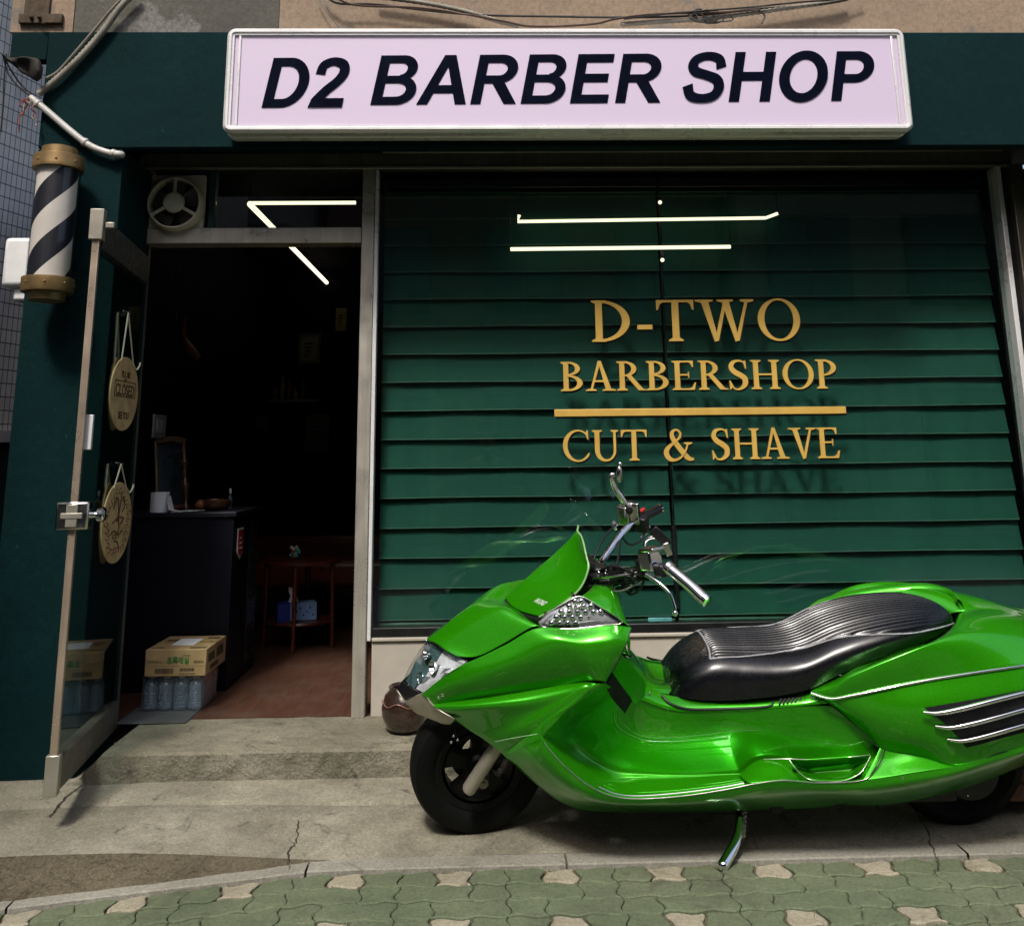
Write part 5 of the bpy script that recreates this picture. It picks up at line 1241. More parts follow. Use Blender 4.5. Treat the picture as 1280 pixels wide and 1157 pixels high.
# --- recessed inner face of the leg shield and central tunnel side
inn = [
 [(757,853,-.276), (764,858,-.23), (774,864,-.185), (805,875,-.160), (850,889,-.170), (930,888,-.182), (1010,881,-.203), (1052,885,-.212), (1080,905,-.225)],
 [(717,877,-.280), (731,882,-.225), (748,888,-.170), (797,896,-.155), (850,904,-.168), (930,903,-.180), (1010,899,-.202), (1060,905,-.216), (1090,916,-.230)],
 [(687,897,-.281), (706,902,-.22), (726,907,-.155), (790,915,-.150), (850,920,-.166), (930,919,-.178), (1010,916,-.200), (1065,918,-.218), (1100,926,-.234)],
 [(675,914,-.285), (697,919,-.215), (720,924,-.140), (785,933,-.146), (850,937,-.164), (930,936,-.176), (1010,933,-.198), (1068,930,-.220), (1106,934,-.238)],
 [(687,937,-.294), (708,940,-.21), (732,944,-.140), (786,950,-.146), (850,954,-.162), (930,952,-.174), (1010,949,-.196), (1068,944,-.222), (1108,943,-.242)],
 [(708,960,-.303), (729,960,-.215), (754,961,-.150), (796,965,-.150), (850,967,-.163), (930,965,-.175), (1010,963,-.198), (1068,958,-.226), (1100,952,-.252)],
 [(733,980,-.310), (748,977,-.23), (770,974,-.170), (805,972,-.166), (850,971,-.172), (930,969,-.183), (1010,968,-.205), (1070,964,-.236), (1096,958,-.260)]]
panel('tunnel_side', inn, nu=6, nv=6)
# --- footboard with its raised ribs
fb = [
 [(733,980,-.311), (760,994,-.317), (794,999,-.321), (852,995.5,-.323), (908,987,-.323), (941,980.5,-.323), (978,976,-.323), (1024,979,-.323), (1077,976,-.323), (1094,968,-.30)],
 [(742,977,-.25), (768,985,-.26), (800,988,-.262), (852,986,-.264), (906,980,-.264), (938,974,-.262), (976,970,-.262), (1022,972,-.262), (1074,969,-.27), (1094,962,-.28)],
 [(768,974,-.175), (785,974,-.172), (805,972,-.17), (852,971,-.176), (905,969,-.185), (935,967,-.19), (974,965,-.20), (1020,966,-.21), (1070,963,-.24), (1094,957,-.262)]]
panel('footboard', fb, nu=6, nv=6)
for o_ in (0, 1, 2):
    strip('footboard_rib', [(748+6*o_, 983-2*o_, -.298+.03*o_), (770+4*o_, 992-3*o_, -.305+.03*o_), (800, 994.5-4*o_, -.306+.03*o_), (852, 990.5-3.5*o_, -.306+.03*o_), (900, 984-3*o_, -.306+.03*o_), (930, 978.5-2.5*o_, -.304+.03*o_)], .0032, M['chrome'] if o_ == 0 else PAINT)
strip('footboard_edge_trim', [(680,927,-.292), (690,940,-.298), (709,960,-.307), (734,980,-.314), (761,993,-.320), (795,998,-.324), (853,994.5,-.326), (909,986,-.326), (942,979.5,-.326), (979,975,-.326), (1024,978,-.326), (1077,975,-.326), (1092,962,-.318), (1104,937,-.30)], .0018, M['chromed'])
# swelling moulding and rear foot pocket
mold = [[(925,966,-.186), (945,951,-.19), (968,948,-.195), (985,949,-.196)], [(925,969,-.23), (948,960,-.245), (972,958,-.25), (988,960,-.245)], [(930,974,-.29), (952,972,-.30), (980,971,-.30), (1000,973,-.29)], [(938,979,-.318), (960,976.5,-.322), (982,974.5,-.322), (1012,977,-.322)]]
panel('footboard_moulding', mold, nu=6, nv=6)
pk = [[(986,948,-.225), (1004,949,-.235), (1035,947,-.245), (1066,945,-.255), (1088,943,-.275)], [(992,954,-.20), (1008,958,-.20), (1036,958,-.205), (1064,955,-.22), (1084,950,-.255)], [(1000,964,-.22), (1014,966,-.21), (1036,967,-.215), (1060,965,-.23), (1079,959,-.27)], [(1010,973,-.30), (1020,974.5,-.305), (1038,975.5,-.308), (1058,974,-.308), (1075,967,-.305)]]
panel('foot_pocket', pk, nu=6, nv=6)
strip('pocket_trim', [(986,948,-.228), (992,957,-.25), (1001,967,-.285), (1013,974,-.31), (1037,977,-.316), (1060,974,-.316), (1077,964,-.305), (1088,945,-.285)], .0016, M['chromed'])
strip('pocket_trim', [(955,948.5,-.2), (985,948,-.226), (1020,949,-.24), (1060,946,-.252), (1087,943,-.275)], .0012, M['chromed'])
# wedge ledge that catches the sun
wed = [[(1100,933.5,-.257), (1122,938.5,-.267), (1150,944.5,-.283), (1193.5,955.8,-.317)], [(1092,951,-.281), (1118,952.5,-.288), (1148,953,-.300), (1194,957,-.321)], [(1078,975.5,-.324), (1110,971,-.326), (1140,966,-.326), (1194.5,957.8,-.325)]]
panel('side_wedge', wed, nu=8, nv=6)
strip('wedge_seam', [(1106,936,-.264), (1100,953,-.302), (1084,974,-.325)], .0016, M['black'], mirror=False)
# rear side panel between chrome line and skirt
rsp = [
 [(1022,869,-.215), (1035,877,-.22), (1045,884,-.222), (1053,891,-.224)],
 [(1042,873,-.238), (1060,890,-.245), (1075,905,-.247), (1086,922,-.245)],
 [(1062,869.5,-.252), (1080,893,-.268), (1094,915,-.270), (1103,935,-.262)],
 [(1092,864,-.265), (1108,892,-.292), (1120,918,-.295), (1126,940,-.274)],
 [(1130,856,-.277), (1142,888,-.312), (1150,920,-.316), (1155,946,-.288)],
 [(1170,848.5,-.285), (1180,886,-.325), (1188,922,-.332), (1194,956.5,-.320)],
 [(1225,840,-.285), (1234,877,-.325), (1243,910,-.333), (1250,940,-.318)],
 [(1280,832,-.27), (1288,867,-.308), (1295,898,-.315), (1300,926,-.302)],
 [(1340,822,-.21), (1347,850,-.245), (1352,877,-.25), (1356,902,-.235)],
 [(1400,810,-.10), (1402,830,-.12), (1404,850,-.12), (1406,872,-.10)]]
panel('rear_side_panel', rsp, nu=8, nv=6)
strip('chrome_line', [(1014,866,-.207), (1038,873,-.240), (1065,869,-.258), (1092,863.5,-.270), (1130,855.5,-.282), (1170,848,-.290), (1225,839.5,-.290), (1280,831.5,-.275), (1340,821,-.214)], .0042, M['chrome'])
# tail cowl between chrome line and seat
tail = [
 [(1014,865,-.200), (1014.5,864,-.20), (1015,863.5,-.197), (1015.5,862.5,-.19), (1016,862,-.18)],
 [(1038,872,-.236), (1040,863,-.240), (1042,857,-.236), (1044,852,-.215), (1046,848,-.18)],
 [(1065,868,-.254), (1061,852,-.256), (1061,845,-.250), (1066,838,-.215), (1070,834,-.17)],
 [(1092,862.5,-.266), (1082,842,-.266), (1083,835,-.256), (1092,829,-.21), (1098,824,-.16)],
 [(1130,855,-.278), (1118,828,-.276), (1119,820,-.262), (1130,814,-.20), (1140,808,-.14)],
 [(1170,847.5,-.286), (1160,812,-.276), (1162,804,-.255), (1175,799,-.17), (1184,795,-.08)],
 [(1225,838.5,-.286), (1207,798,-.245), (1209,785,-.19), (1207,772,-.11), (1204,764,.0)],
 [(1280,831,-.271), (1268,800,-.21), (1265,785,-.15), (1262,773,-.08), (1257,764,.0)],
 [(1340,820.5,-.211), (1335,806,-.16), (1331,798,-.11), (1326,791,-.06), (1320,787,.0)],
 [(1400,808,-.10), (1399,806,-.08), (1398,805,-.055), (1397,804,-.03), (1396,803,.0)]]
panel('tail_cowl', tail, nu=8, nv=8)
# raised rim of the tail around the pillion seat (the far side stands above the seat)
rim_ = [(1008,772,.215), (1016,763,.22), (1032,755,.225), (1077,744,.222), (1124,738,.205), (1160,737,.165), (1188,745,.09), (1200,758,.0)]
P = [S(*p) for p in rim_]; P2 = dense(P, 6); g = MB(); rows = []
for q in range(9):
    a_ = R_(-100+35*q); rows.append([p+Vector((0, .030*math.cos(a_), .024*math.sin(a_)))*(1 if i > 3 else .35+.16*i) for i, p in enumerate(P2)])
gridmesh(g, rows, 1, 1, False); g.build('grab_rim', PAINT, sc, smooth=70, recalc=True)
# deck under the seat with its black strip and lettering
deck = [[(764,864,-.19), (800,874,-.167), (850,889,-.174), (930,888,-.184), (1010,881,-.207), (1040,878,-.225)],
        [(778,860,-.165), (804,868,-.155), (846,882,-.165), (930,882,-.178), (1008,876,-.198), (1036,872,-.225)],
        [(792,856,-.12), (812,860,-.12), (845,870,-.13), (930,873,-.15), (1000,866,-.165), (1020,864,-.19)]]
panel('seat_deck', deck, nu=8, nv=6)
strip('black_strip', [(827,868,-.142), (838,879,-.166), (862,886,-.176), (900,886,-.180), (960,882.5,-.190), (970,875,-.176), (1005,871,-.18)], .0042, M['black'])
g = MB()
for k in range(7):
    x_ = 974+5.0*k; g.bar(S(x_, 880-.35*k, -.196), S(x_+3, 873-.35*k, -.184), .006, .006)
g.build('side_emblem', M['black'], sc)
# tunnel top and strut between leg shield and seat
tun = [[(770,826,-.12), (785,838,-.12), (800,852,-.115), (812,862,-.115), (836,868,-.115)], [(783,822,-.06), (796,834,-.065), (808,848,-.07), (820,856,-.08), (842,858,-.08)], [(790,820,0), (802,832,0), (814,846,0), (826,850,0), (846,850,0)]]
panel('tunnel_top', tun, nu=8, nv=6)
strut = [[(778,818,-.255), (792,834,-.21), (806,850,-.175), (806,868,-.16)], [(770,828,-.262), (782,844,-.215), (794,860,-.18), (800,874,-.165)], [(764,838,-.265), (774,853,-.215), (784,868,-.18), (795,880,-.16)]]
panel('strut_panel', strut, nu=6, nv=6)
vent = [[(766,842,-.25), (778,858,-.205), (790,875,-.175)], [(759,851,-.25), (770,868,-.205), (784,886,-.172)], [(757,858,-.245), (766,874,-.20), (781,891,-.168)]]
panel('air_duct', vent, M['blackm'], nu=6, nv=6)
# inner cowl around the instruments
dash = [[(727,745,-.205), (745,755,-.225), (764,767,-.24), (780,778,-.245), (788,784,-.243)], [(736,738,-.16), (753,742,-.175), (768,750,-.19), (780,768,-.20), (784,790,-.20)], [(742,730,-.10), (757,730,-.11), (770,738,-.12), (778,762,-.13), (780,800,-.14)], [(745,724,0), (760,722,0), (772,730,0), (778,760,0), (785,820,0)]]
panel('dash_cowl', dash, nu=8, nv=6)
# fine panel gaps and fasteners
seam = simple('dark_panel_gap', (.001,.012,.001), .8)
strip('panel_gap', [(1016,866,-.207), (1034,878,-.224), (1053,892,-.228), (1075,912,-.244), (1098,934,-.264)], .0016, seam)
strip('panel_gap', [(789,785,-.248), (783,804,-.2885), (772,828,-.2905), (758,851,-.281)], .0016, seam)
strip('panel_gap', [(1196,957,-.322), (1222,951,-.322), (1250,941,-.3205), (1300,927,-.304)], .0014, seam)
for x_, y_, yl_ in ((548,872,-.152), (553,868.5,-.160), (1014,871,-.200), (812,866,-.152), (936,984,-.318), (1128,972,-.324)):
    g = MB(); g.lathe([(.0045, .002), (.0045, -.001), (.003, -.0022), (.001, -.0016)], S(x_, y_, yl_-.002), (0, 1, 0), 10); g.build('screw', M['chromed'], sc, smooth=40)
# --- windscreen
def surf(rows, u, v):
    rr = SP(rows); a = u*(len(rr)-1); i = min(len(rr)-2, int(a)); f = a-i
    def row(r): b = v*(len(r)-1); j = min(len(r)-2, int(b)); return r[j].lerp(r[j+1], b-j)
    return row(rr[i]).lerp(row(rr[i+1]), f)
scr = [
 [(632,747,0), (640,757,-.06), (655,765,-.125), (674,770,-.190)],
 [(655,726,0), (667,738,-.065), (681,747,-.135), (699,756,-.202)],
 [(683,702,0), (697,716,-.068), (711,727,-.138), (724,736,-.200)],
 [(707,680,0), (718,692,-.062), (727,701,-.120), (735,711,-.178)],
 [(717,669,0), (724,676,-.05), (728,685,-.098), (733,697,-.150)],
 [(722,664,0), (726,669,-.045), (729,677,-.085), (731,688,-.132)]]
w_ = panel('windscreen', scr, nu=8, nv=8, thick=.006)
strip('screen_edge', [(722,664,0), (726,669,-.046), (729,677,-.087), (731.5,688,-.134), (733.5,697,-.152), (735.5,711,-.180), (724.5,736,-.202), (699.5,757,-.204), (674,771,-.191)], .0034, simple('pale_screen_edge', (.22,.40,.16), .3), parent=w_)
g = MB()
for p in ((682,766,-.197), (716,742,-.204)): g.lathe([(.001, -.006), (.006, -.006), (.007, 0)], S(*p), (0, 1, 0), 10)
g.build('screen_screws', M['chromed'], w_)
g = MB(); qa, qb, qc = surf(scr, .12, .60), surf(scr, .12, .82), surf(scr, .19, .61); nn_ = (qb-qa).cross(qc-qa).normalized(); nn_ = nn_ if nn_.y < 0 else -nn_; put_text(g, 'RIA SONGS', qa+nn_*.0035, qb-qa, (qc-qa)*.7, nn_*.0006, weight=.0, res=2); g.build('screen_decal', M['white'], w_)
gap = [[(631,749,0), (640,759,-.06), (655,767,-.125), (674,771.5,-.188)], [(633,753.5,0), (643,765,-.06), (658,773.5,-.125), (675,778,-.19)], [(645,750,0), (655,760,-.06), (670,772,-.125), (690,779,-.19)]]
panel('screen_gap_shade', gap, M['blackm'], nu=5, nv=3)  # dark sheet painting in the shade below the screen edge
# --- side marker lamp with round emitters
g = MB()
cl = [[(673,777,-.222), (674,779,-.225), (676,781,-.226), (678,783,-.226)], [(688,764,-.218), (690,772,-.238), (692,779,-.243), (694,785,-.238)], [(708,752,-.213), (712,764,-.240), (715,775,-.249), (718,785,-.244)], [(725,745,-.208), (731,758,-.238), (737,771,-.252), (740,782.5,-.250)], [(746,756,-.225), (750,765,-.243), (753,773,-.252), (755,780.5,-.252)], [(777,776.5,-.245), (777.5,777,-.247), (778,777.5,-.249), (778,778,-.250)]]
refl = [[(x, y, yl+.020) for x, y, yl in r] for r in cl]
ml = panel('marker_lamp', refl, simple('lamp_base', (.55,.57,.60), .25, .55), nu=5, nv=5)
panel('lamp_lens', cl, M['clear'], nu=6, nv=6, parent=ml, thick=0)
for j, (py_, xs_) in enumerate(((779, (690, 700, 710, 720)), (772, (696, 706, 716, 726, 736)), (765, (702, 712, 722, 732, 742, 751)), (758, (712, 721, 730, 739)), (752, (719, 727)))):
    for x_ in xs_: g.lathe([(.0115, .006), (.0110, .0), (.0080, -.004), (.001, -.006)], S(x_, py_, -.229), (0, 1, 0), 12)
g.build('lamp_emitters', M['chrome'], ml, smooth=50)
strip('lamp_bezel', [(673,777,-.224), (688,764,-.220), (708,752,-.215), (725,745,-.210), (746,756,-.227), (778,777,-.249), (755,781,-.254), (740,783,-.252), (718,785.5,-.246), (694,785.5,-.240), (678,783,-.228), (673,777,-.224)], .0022, M['chromed'], parent=ml, smooth=3)
# --- headlight
hl = [
 [(534,800,0), (545,806,-.06), (558,815,-.118), (571,820.5,-.150), (588,829.5,-.196)],
 [(522,816,0), (533,824,-.06), (547,830,-.12), (560,834,-.156), (574,834,-.184)],
 [(512,833,0), (521,841,-.055), (534,846,-.11), (545,848,-.143), (554,847,-.160)],
 [(504,850,0), (511,857,-.05), (520,862,-.09), (527,865,-.112), (531,865,-.120)]]
ref = [[(x+3.5, y+1.5, yl*.96+.008 if i else 0) for i, (x, y, yl) in enumerate(r)] for r in hl]
rows = SP(ref); g = MB(); dr = [dense(r, 2) for r in rows]; dc = [dense([r[j] for r in dr], 2) for j in range(len(dr[0]))]
Wc, Hc = len(dc), len(dc[0]); rh = random.Random(5)
NB_ = len(dc)
vs = [dc[j][i]+Vector((rh.uniform(-.003, .004), rh.uniform(-.001, .006) if j else 0, rh.uniform(-.004, .004))) for i in range(Hc) for j in range(Wc)]
fs = [(i*Wc+j, i*Wc+j+1, (i+1)*Wc+j+1, (i+1)*Wc+j) for i in range(Hc-1) for j in range(Wc-1)]
g.add(vs, fs); g.add([(v.x, -v.y, v.z) for v in vs], fs)
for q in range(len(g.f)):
    jj = q % (Wc-1); ii = (q % len(fs))//(Wc-1); g.m[q] = (1 if rh.random() < .75 else 2) if jj < 3 else ((2 if rh.random() < .3 else 0) if (jj+ii) % 2 else 0)  # facet tones mixed at random to paint in glints and dark reflections
hd = g.build('headlight', [M['lampref'], simple('teal_facet_reflection', (.09,.17,.17), .12, .5), simple('grey_facet_reflection', (.30,.34,.35), .15, .6)], sc)
panel('headlight_back', [[(x+10, y+4, yl*.9 if i else 0) for i, (x, y, yl) in enumerate(r)] for r in hl], M['black'], thick=0, parent=hd)
panel('headlight_lens', hl, M['clear'], nu=8, nv=8, thick=0, parent=hd)
g = MB()
for (x_, y_, yl_, r_) in ((526, 846, -.055, .020), (541, 833, -.10, .022), (533, 818, -.05, .016)):
    for s_ in (1, -1):
        c = S(x_, y_, yl_); c = Vector((c.x, c.y*s_, c.z)); g.lathe([(r_, -.004), (r_*.8, .008), (r_*.4, .016), (.001, .018)], c, (1, .55*s_, -.25), 16)
g.build('lamp_bowls', M['chrome'], hd, smooth=50)
strip('headlight_bezel', [(534,799,0), (547,806,-.064), (560,815,-.121), (587,829.5,-.194), (568,838,-.180), (551,849,-.158), (532,866,-.121), (519,863,-.088), (503,851,0)], .0018, M['black'], parent=hd, smooth=6)
# dark mouth and silver chin
mouth = [[(503,851,.0), (511,858,-.05), (520,864,-.09), (531,867,-.118)], [(497,861,0), (507,872,-.05), (519,870,-.09), (533,868,-.12)]]
panel('nose_mouth', mouth, M['black'], nu=6, nv=4)
chin = [[(496,862,0), (507,875,-.045), (519,869,-.09), (531,866,-.122), (540,881,-.146), (567,897,-.172)],
        [(501,870,0), (513,882,-.06), (526,880,-.10), (537,881,-.128), (552,890,-.152), (568,900,-.168)],
        [(508,878,0), (520,890,-.05), (531,895,-.09), (543,900,-.118), (554,904,-.138), (563,904.5,-.150)]]
panel('chin_trim', chin, M['silver'], nu=6, nv=5)
# --- seat
st_ = [ # x0 bottom(px,py) half width, top(px,py,yl)
 ((834,856), .05, (836,833,0)), ((840,867), .115, (850,812,.03)), ((860,873), .152, (880,793,.05)), ((900,875.5), .172, (920,791,.05)),
 ((940,873), .184, (958,789.5,.05)), ((975,869), .190, (986,783,.055)), ((1012,861), .192, (1022,766,.06)), ((1045,845), .190, (1055,756,.06)),
 ((1080,829), .185, (1088,750,.06)), ((1120,816), .172, (1122,747,.06)), ((1152,805), .145, (1150,749,.05)), ((1178,795), .09, (1174,757,.03)), ((1192,784), .02, (1189,772,0))]
sec = []
for (b, w, t) in st_:
    pb = S(b[0], b[1], -w); pt_ = S(*t); sec.append((pb.x, pt_.x, pb.z, pt_.z, w))
ds_ = dense([(a, b, c) for a, b, c, d, e in sec], 14); de = dense([(d, e, 0) for a, b, c, d, e in sec], 14)
def LF(f): return .62+.1*math.cos((f-.15)*12) if f < .35 else .546+.39*(lambda t: t*t*(3-2*t))(min(1, (f-.35)/.42))
g = MB(); NS = 230; vs = []; n_st = len(ds_)
NR = 18
for i in range(n_st):
    xb, xt, zb = ds_[i]; zt2, w = de[i].x, max(.004, de[i].y); hgt = zt2-zb; f = i/(n_st-1)
    ramp = min(1, max(0, (f-.155)/.02))*min(1, max(0, (.985-f)/.03))
    lim = .86 if f < .30 else .86-.0*(f)
    for k in range(NS+1):
        lt = math.sin(math.pi/2*(2*k/NS-1)); c = math.copysign(abs(lt)**(1/.62), lt); s = math.sqrt(max(0, 1-c*c))
        yy = w*math.copysign(abs(c)**.62, c)*(1+.05*s); zz = abs(s)**.48
        x = xb+(xt-xb)*zz; z = zb+hgt*zz*(1-.05*(c*c))
        lat = yy/w
        L = LF(f)
        if abs(lat) < L and ramp > 0 and s > .3:
            u = lat*NR/2/.9; hump = abs(math.sin(math.pi*u))**.55
            z += ramp*(.0105*hump-.004)*min(1, (L-abs(lat))/.03)
        vs.append((x, yy, z))
m = NS+1
g.add(vs, [(i*m+k, i*m+k+1, (i+1)*m+k+1, (i+1)*m+k) for i in range(n_st-1) for k in range(NS)])
g.add([vs[k] for k in range(m)], [tuple(range(m))])
seat = g.build('seat', M['vinyl'], sc, smooth=60, recalc=True)
# piping along the ribbed insert
def seatpt(f, lat, lift=.002):
    i = min(n_st-1, int(f*(n_st-1)+.5)); xb, xt, zb = ds_[i]; zt2, w = de[i].x, de[i].y; c = -(abs(lat)/1.0)**(1/.62); s = math.sqrt(max(0, 1-c*c)); zz = s**.48
    return Vector((xb+(xt-xb)*zz, math.copysign(w*abs(c)**.62*(1+.05*s), lat), zb+(zt2-zb)*zz*(1-.05*c*c)+lift))
for sgn in (-1, 1):
    g = MB(); P = [seatpt(f, sgn*LF(f)) for f in [.16+.01*i for i in range(82)]]
    g.tube(P, .0028, 6); g.build('seat_piping', M['welt'], seat, smooth=60)
g = MB(); P = [seatpt(.16, l) for l in [-.72+.08*i for i in range(19)]]; g.tube(P, .0035, 6); g.build('seat_piping', M['welt'], seat, smooth=60)
# --- side vents with chrome bars
vr = [[(1155,884,-.330), (1180,880,-.334), (1220,873,-.336), (1262,865,-.333), (1300,858,-.31)], [(1185,908,-.336), (1205,903,-.338), (1235,896,-.340), (1270,888,-.335), (1304,880,-.312)], [(1208,934,-.336), (1225,930,-.338), (1250,923,-.337), (1280,915,-.328), (1306,907,-.308)]]
vt = panel('side_vent', vr, M['blackm'], nu=6, nv=6, thick=0)
for bar_ in ([(1154,889.5,-.338), (1172,891,-.346), (1200,886,-.352), (1240,876,-.352), (1280,866,-.338), (1305,860,-.318)], [(1169,907,-.338), (1188,909,-.347), (1215,904,-.354), (1250,895,-.352), (1285,885,-.336), (1307,879,-.316)], [(1184,923.5,-.338), (1203,925.5,-.347), (1230,920,-.352), (1262,911,-.348), (1290,903,-.332), (1308,898,-.314)]):
    P = [S(*p) for p in bar_]; g = MB(); g.tube(P, [.003, .0065, .0078, .0078, .0078, .006], 10, smooth=6); g.build('chrome_bar', M['chrome'], vt, smooth=60); g = MB(); g.tube([Vector((p.x, -p.y, p.z)) for p in P], [.003, .0065, .0078, .0078, .0078, .006], 10, smooth=6); g.build('chrome_bar', M['chrome'], vt, smooth=60)
# tail lamp
g = MB(); a = S(1398, 830, 0); g.sphere(a, .05, 20, 12, (.5, 1.4, .7)); g.build('tail_lamp', M['red'], sc, smooth=60)
for x_, y_ in ((971, 1009), (1051, 1003)):      # dark drain notches in the skirt
    g = MB(); g.lathe([(.001, -.004), (.020, -.004), (.022, .0), (.022, .05)], S(x_, y_, -.208), (0, 1, 0), 20); g.build('skirt_notch', M['blackm'], sc, smooth=40)
# --- side stand
g = MB(); p0 = S(924, 1010, -.14); wft = at(904, 1081, Z=road_z(0)+.012); ft = W2L(wft); p1 = p0+(ft-p0)*.50+Vector((.022, 0, 0)); g.tube([p0, p1, ft], [.0135, .0165, .019], 14, smooth=5); g.sphere(ft, .0195, 14, 8)
stnd = g.build('side_stand', M['chrome'], sc, smooth=50)
g = MB(); P = []
for k in range(60): t = k/59; q = p0+(p1-p0)*t*.95; P.append(q+Vector((.016+.005*math.cos(k*1.9), -.014+.005*math.sin(k*1.9), 0)))
g.tube(P, .0016, 5); g.build('stand_spring', M['chromed'], stnd, smooth=60)

# --- handlebars
hb = [(880,748,-.40), (862,731,-.355), (838,711,-.295), (815,706,-.23), (790,711,-.14), (765,713,-.07), (748,712,-.02), (750,705,.03), (762,688,.10), (776,668,.17), (788,655,.22), (800,648,.27), (823,636.5,.36)]
HB = [S(*p) for p in hb]
g = MB(); g.tube(HB[2:12], .0125, 14, smooth=6); bars = g.build('handlebar', M['chrome'], sc, smooth=60)
g = MB(); g.tube(HB[:3], [.020, .0185, .0185], 18, smooth=4); g.lathe([(.0175, -.004), (.022, -.002), (.022, .012), (.0175, .014)], HB[2], HB[2]-HB[1], 20); g.tube([HB[0], HB[0]+(HB[0]-HB[1]).normalized()*.014], [.0215, .019], 18); g.build('grip', M['chrome'], bars, smooth=40)
g = MB(); g.tube([HB[11], HB[12]], [.0165, .0175], 16); g.build('grip', M['black'], bars, smooth=40); g = MB(); d = (HB[12]-HB[11]).normalized(); g.tube([HB[12]+d*.001, HB[12]+d*.012], .0185, 16); g.build('bar_end', M['chrome'], bars, smooth=40)
ex = Vector((1, 0, 0)); 
def blk(name, c, dirx, sx, sy, sz, mat, bev=.006, parent=None):
    dx = Vector(dirx).normalized(); up = Vector((0, 0, 1)); up = (up-dx*up.dot(dx)).normalized(); sd = dx.cross(up); g = MB(); g.obox(c, dx*sx/2, sd*sy/2, up*sz/2); return g.build(name, mat, parent or bars, bevel=bev, seg=3)
nd_ = HB[2]-HB[4]
blk('brake_reservoir', S(813, 700, -.245), nd_, .060, .055, .062, M['chrome'])
blk('reservoir_lid', S(815, 686, -.245), nd_, .072, .062, .014, M['chromed'])
blk('switch_housing', S(828, 712, -.27), nd_, .045, .05, .045, M['black'], .012)
blk('clamp', S(803, 709, -.21), nd_, .03, .04, .06, M['black'], .01)
g = MB(); g.tube([S(808,718,-.25), S(822,727,-.285), S(836,740,-.315), S(843,757,-.335), S(844,764,-.34)], [.009, .0075, .006, .005, .0045], 10, smooth=6); g.sphere(S(844,766,-.34), .0095, 12, 8); g.build('brake_lever', M['chrome'], bars, smooth=60)
g = MB(); g.tube([S(806,682,-.22), S(807,676,-.22), S(813,672,-.225), S(822,671,-.23)], .0062, 8, smooth=5); g.build('mirror_stem', M['chrome'], bars, smooth=60)
blk('mirror', S(826, 671, -.245), S(836,684,-.25)-S(815,664,-.24), .075, .012, .034, M['black'], .005)
blk('mirror_glass', S(834, 686, -.255), S(836,692,-.25)-S(831,679,-.25), .045, .016, .022, M['chromed'], .004)
# far controls
fdv = HB[11]-HB[9]
blk('switch_housing', S(783, 642, .235), fdv, .055, .05, .075, M['chromed'], .006)
blk('brake_reservoir', S(791, 640, .24), fdv, .020, .058, .085, M['chrome'], .004)
blk('switch_box', S(803, 655, .25), fdv, .035, .045, .06, M['black'], .006)
blk('red_switch', S(803, 637.5, .285), fdv, .028, .014, .010, M['red'], .003)
g = MB(); g.lathe([(.014, -.002), (.014, -.012), (.006, -.016), (.001, -.016)], S(786, 637, .205), (0, 1, 0), 18); g.build('round_cap', M['black'], bars, smooth=40)
g = MB(); g.tube([S(784,634,.225), S(776,621,.22), S(769,611,.215), S(765,600,.21), S(764,594,.21), S(768,593,.21)], [.0125, .0125, .011, .0105, .0095, .008], 10, smooth=5); g.build('mirror_stem', M['chrome'], bars, smooth=60)
g = MB(); c = S(774, 592, .205); g.sphere(c, .021, 16, 10, (.6, 1.0, 1.6)); g.sphere(S(775, 580, .205), .009, 10, 6); g.build('mirror', M['chromed'], bars, smooth=50)
g = MB(); g.tube([S(771,656,.2), S(765,651,.19), S(770,662,.19)], .006, 8, smooth=4); g.tube([S(812,658,.3), S(806,668,.28), S(800,672,.26)], .005, 8, smooth=4); g.build('far_lever', M['chrome'], bars, smooth=60)
# second bar tube beside the riser, stem, clamps, cables
g = MB(); g.tube([S(741,716,.02), S(748,706,.06), S(762,685,.14), S(771,671,.19)], .0115, 12, smooth=5); g.build('riser_tube', M['black'], bars, smooth=60)
g = MB(); g.tube([S(738,735,-.02), S(745,716,0)], [.03, .022], 14); g.build('steering_stem', M['black'], bars, smooth=40)
blk('bar_clamp', S(750, 714, -.02), ex, .05, .07, .045, M['black'], .01); blk('bar_clamp', S(768, 713, -.09), ex, .04, .04, .04, M['black'], .01)
rc = random.Random(17); g = MB(); g2 = MB()
for k in range(12):
    a = S(735+rc.uniform(0, 10), 722+rc.uniform(-3, 10), rc.uniform(-.12, .02)); b = S(rc.uniform(785, 812), rc.uniform(706, 726), -.2+rc.uniform(-.03, .03)); m_ = (a+b)/2+Vector((0, rc.uniform(-.03, .03), rc.uniform(-.05, .03)))
    (g if k % 4 else g2).tube([a, m_, b], .0048 if k % 2 else .0035, 7, smooth=8)
for pts in ([(776,668,.17), (786,680,.18), (800,676,.22), (808,662,.26)], [(775,672,.16), (774,690,.05), (771,712,-.05)], [(808,714,-.22), (800,736,-.2), (786,742,-.15), (776,722,-.1)], [(780,722,-.13), (778,736,-.14), (790,738,-.16), (792,718,-.16)], [(770,655,.19), (752,676,.10), (742,700,.03)]):
    g.tube([S(*p) for p in pts], .0042, 7, smooth=8)
g.build('control_cables', M['black'], bars, smooth=60); g2.build('steel_cables', M['chromed'], bars, smooth=60)
g = MB()
for k in range(14): g.sphere(S(rc.uniform(738, 800), rc.uniform(708, 732), rc.uniform(-.16, -.05)), rc.uniform(.003, .0075), 8, 6)
g.build('bolts', M['chrome'], bars, smooth=60)
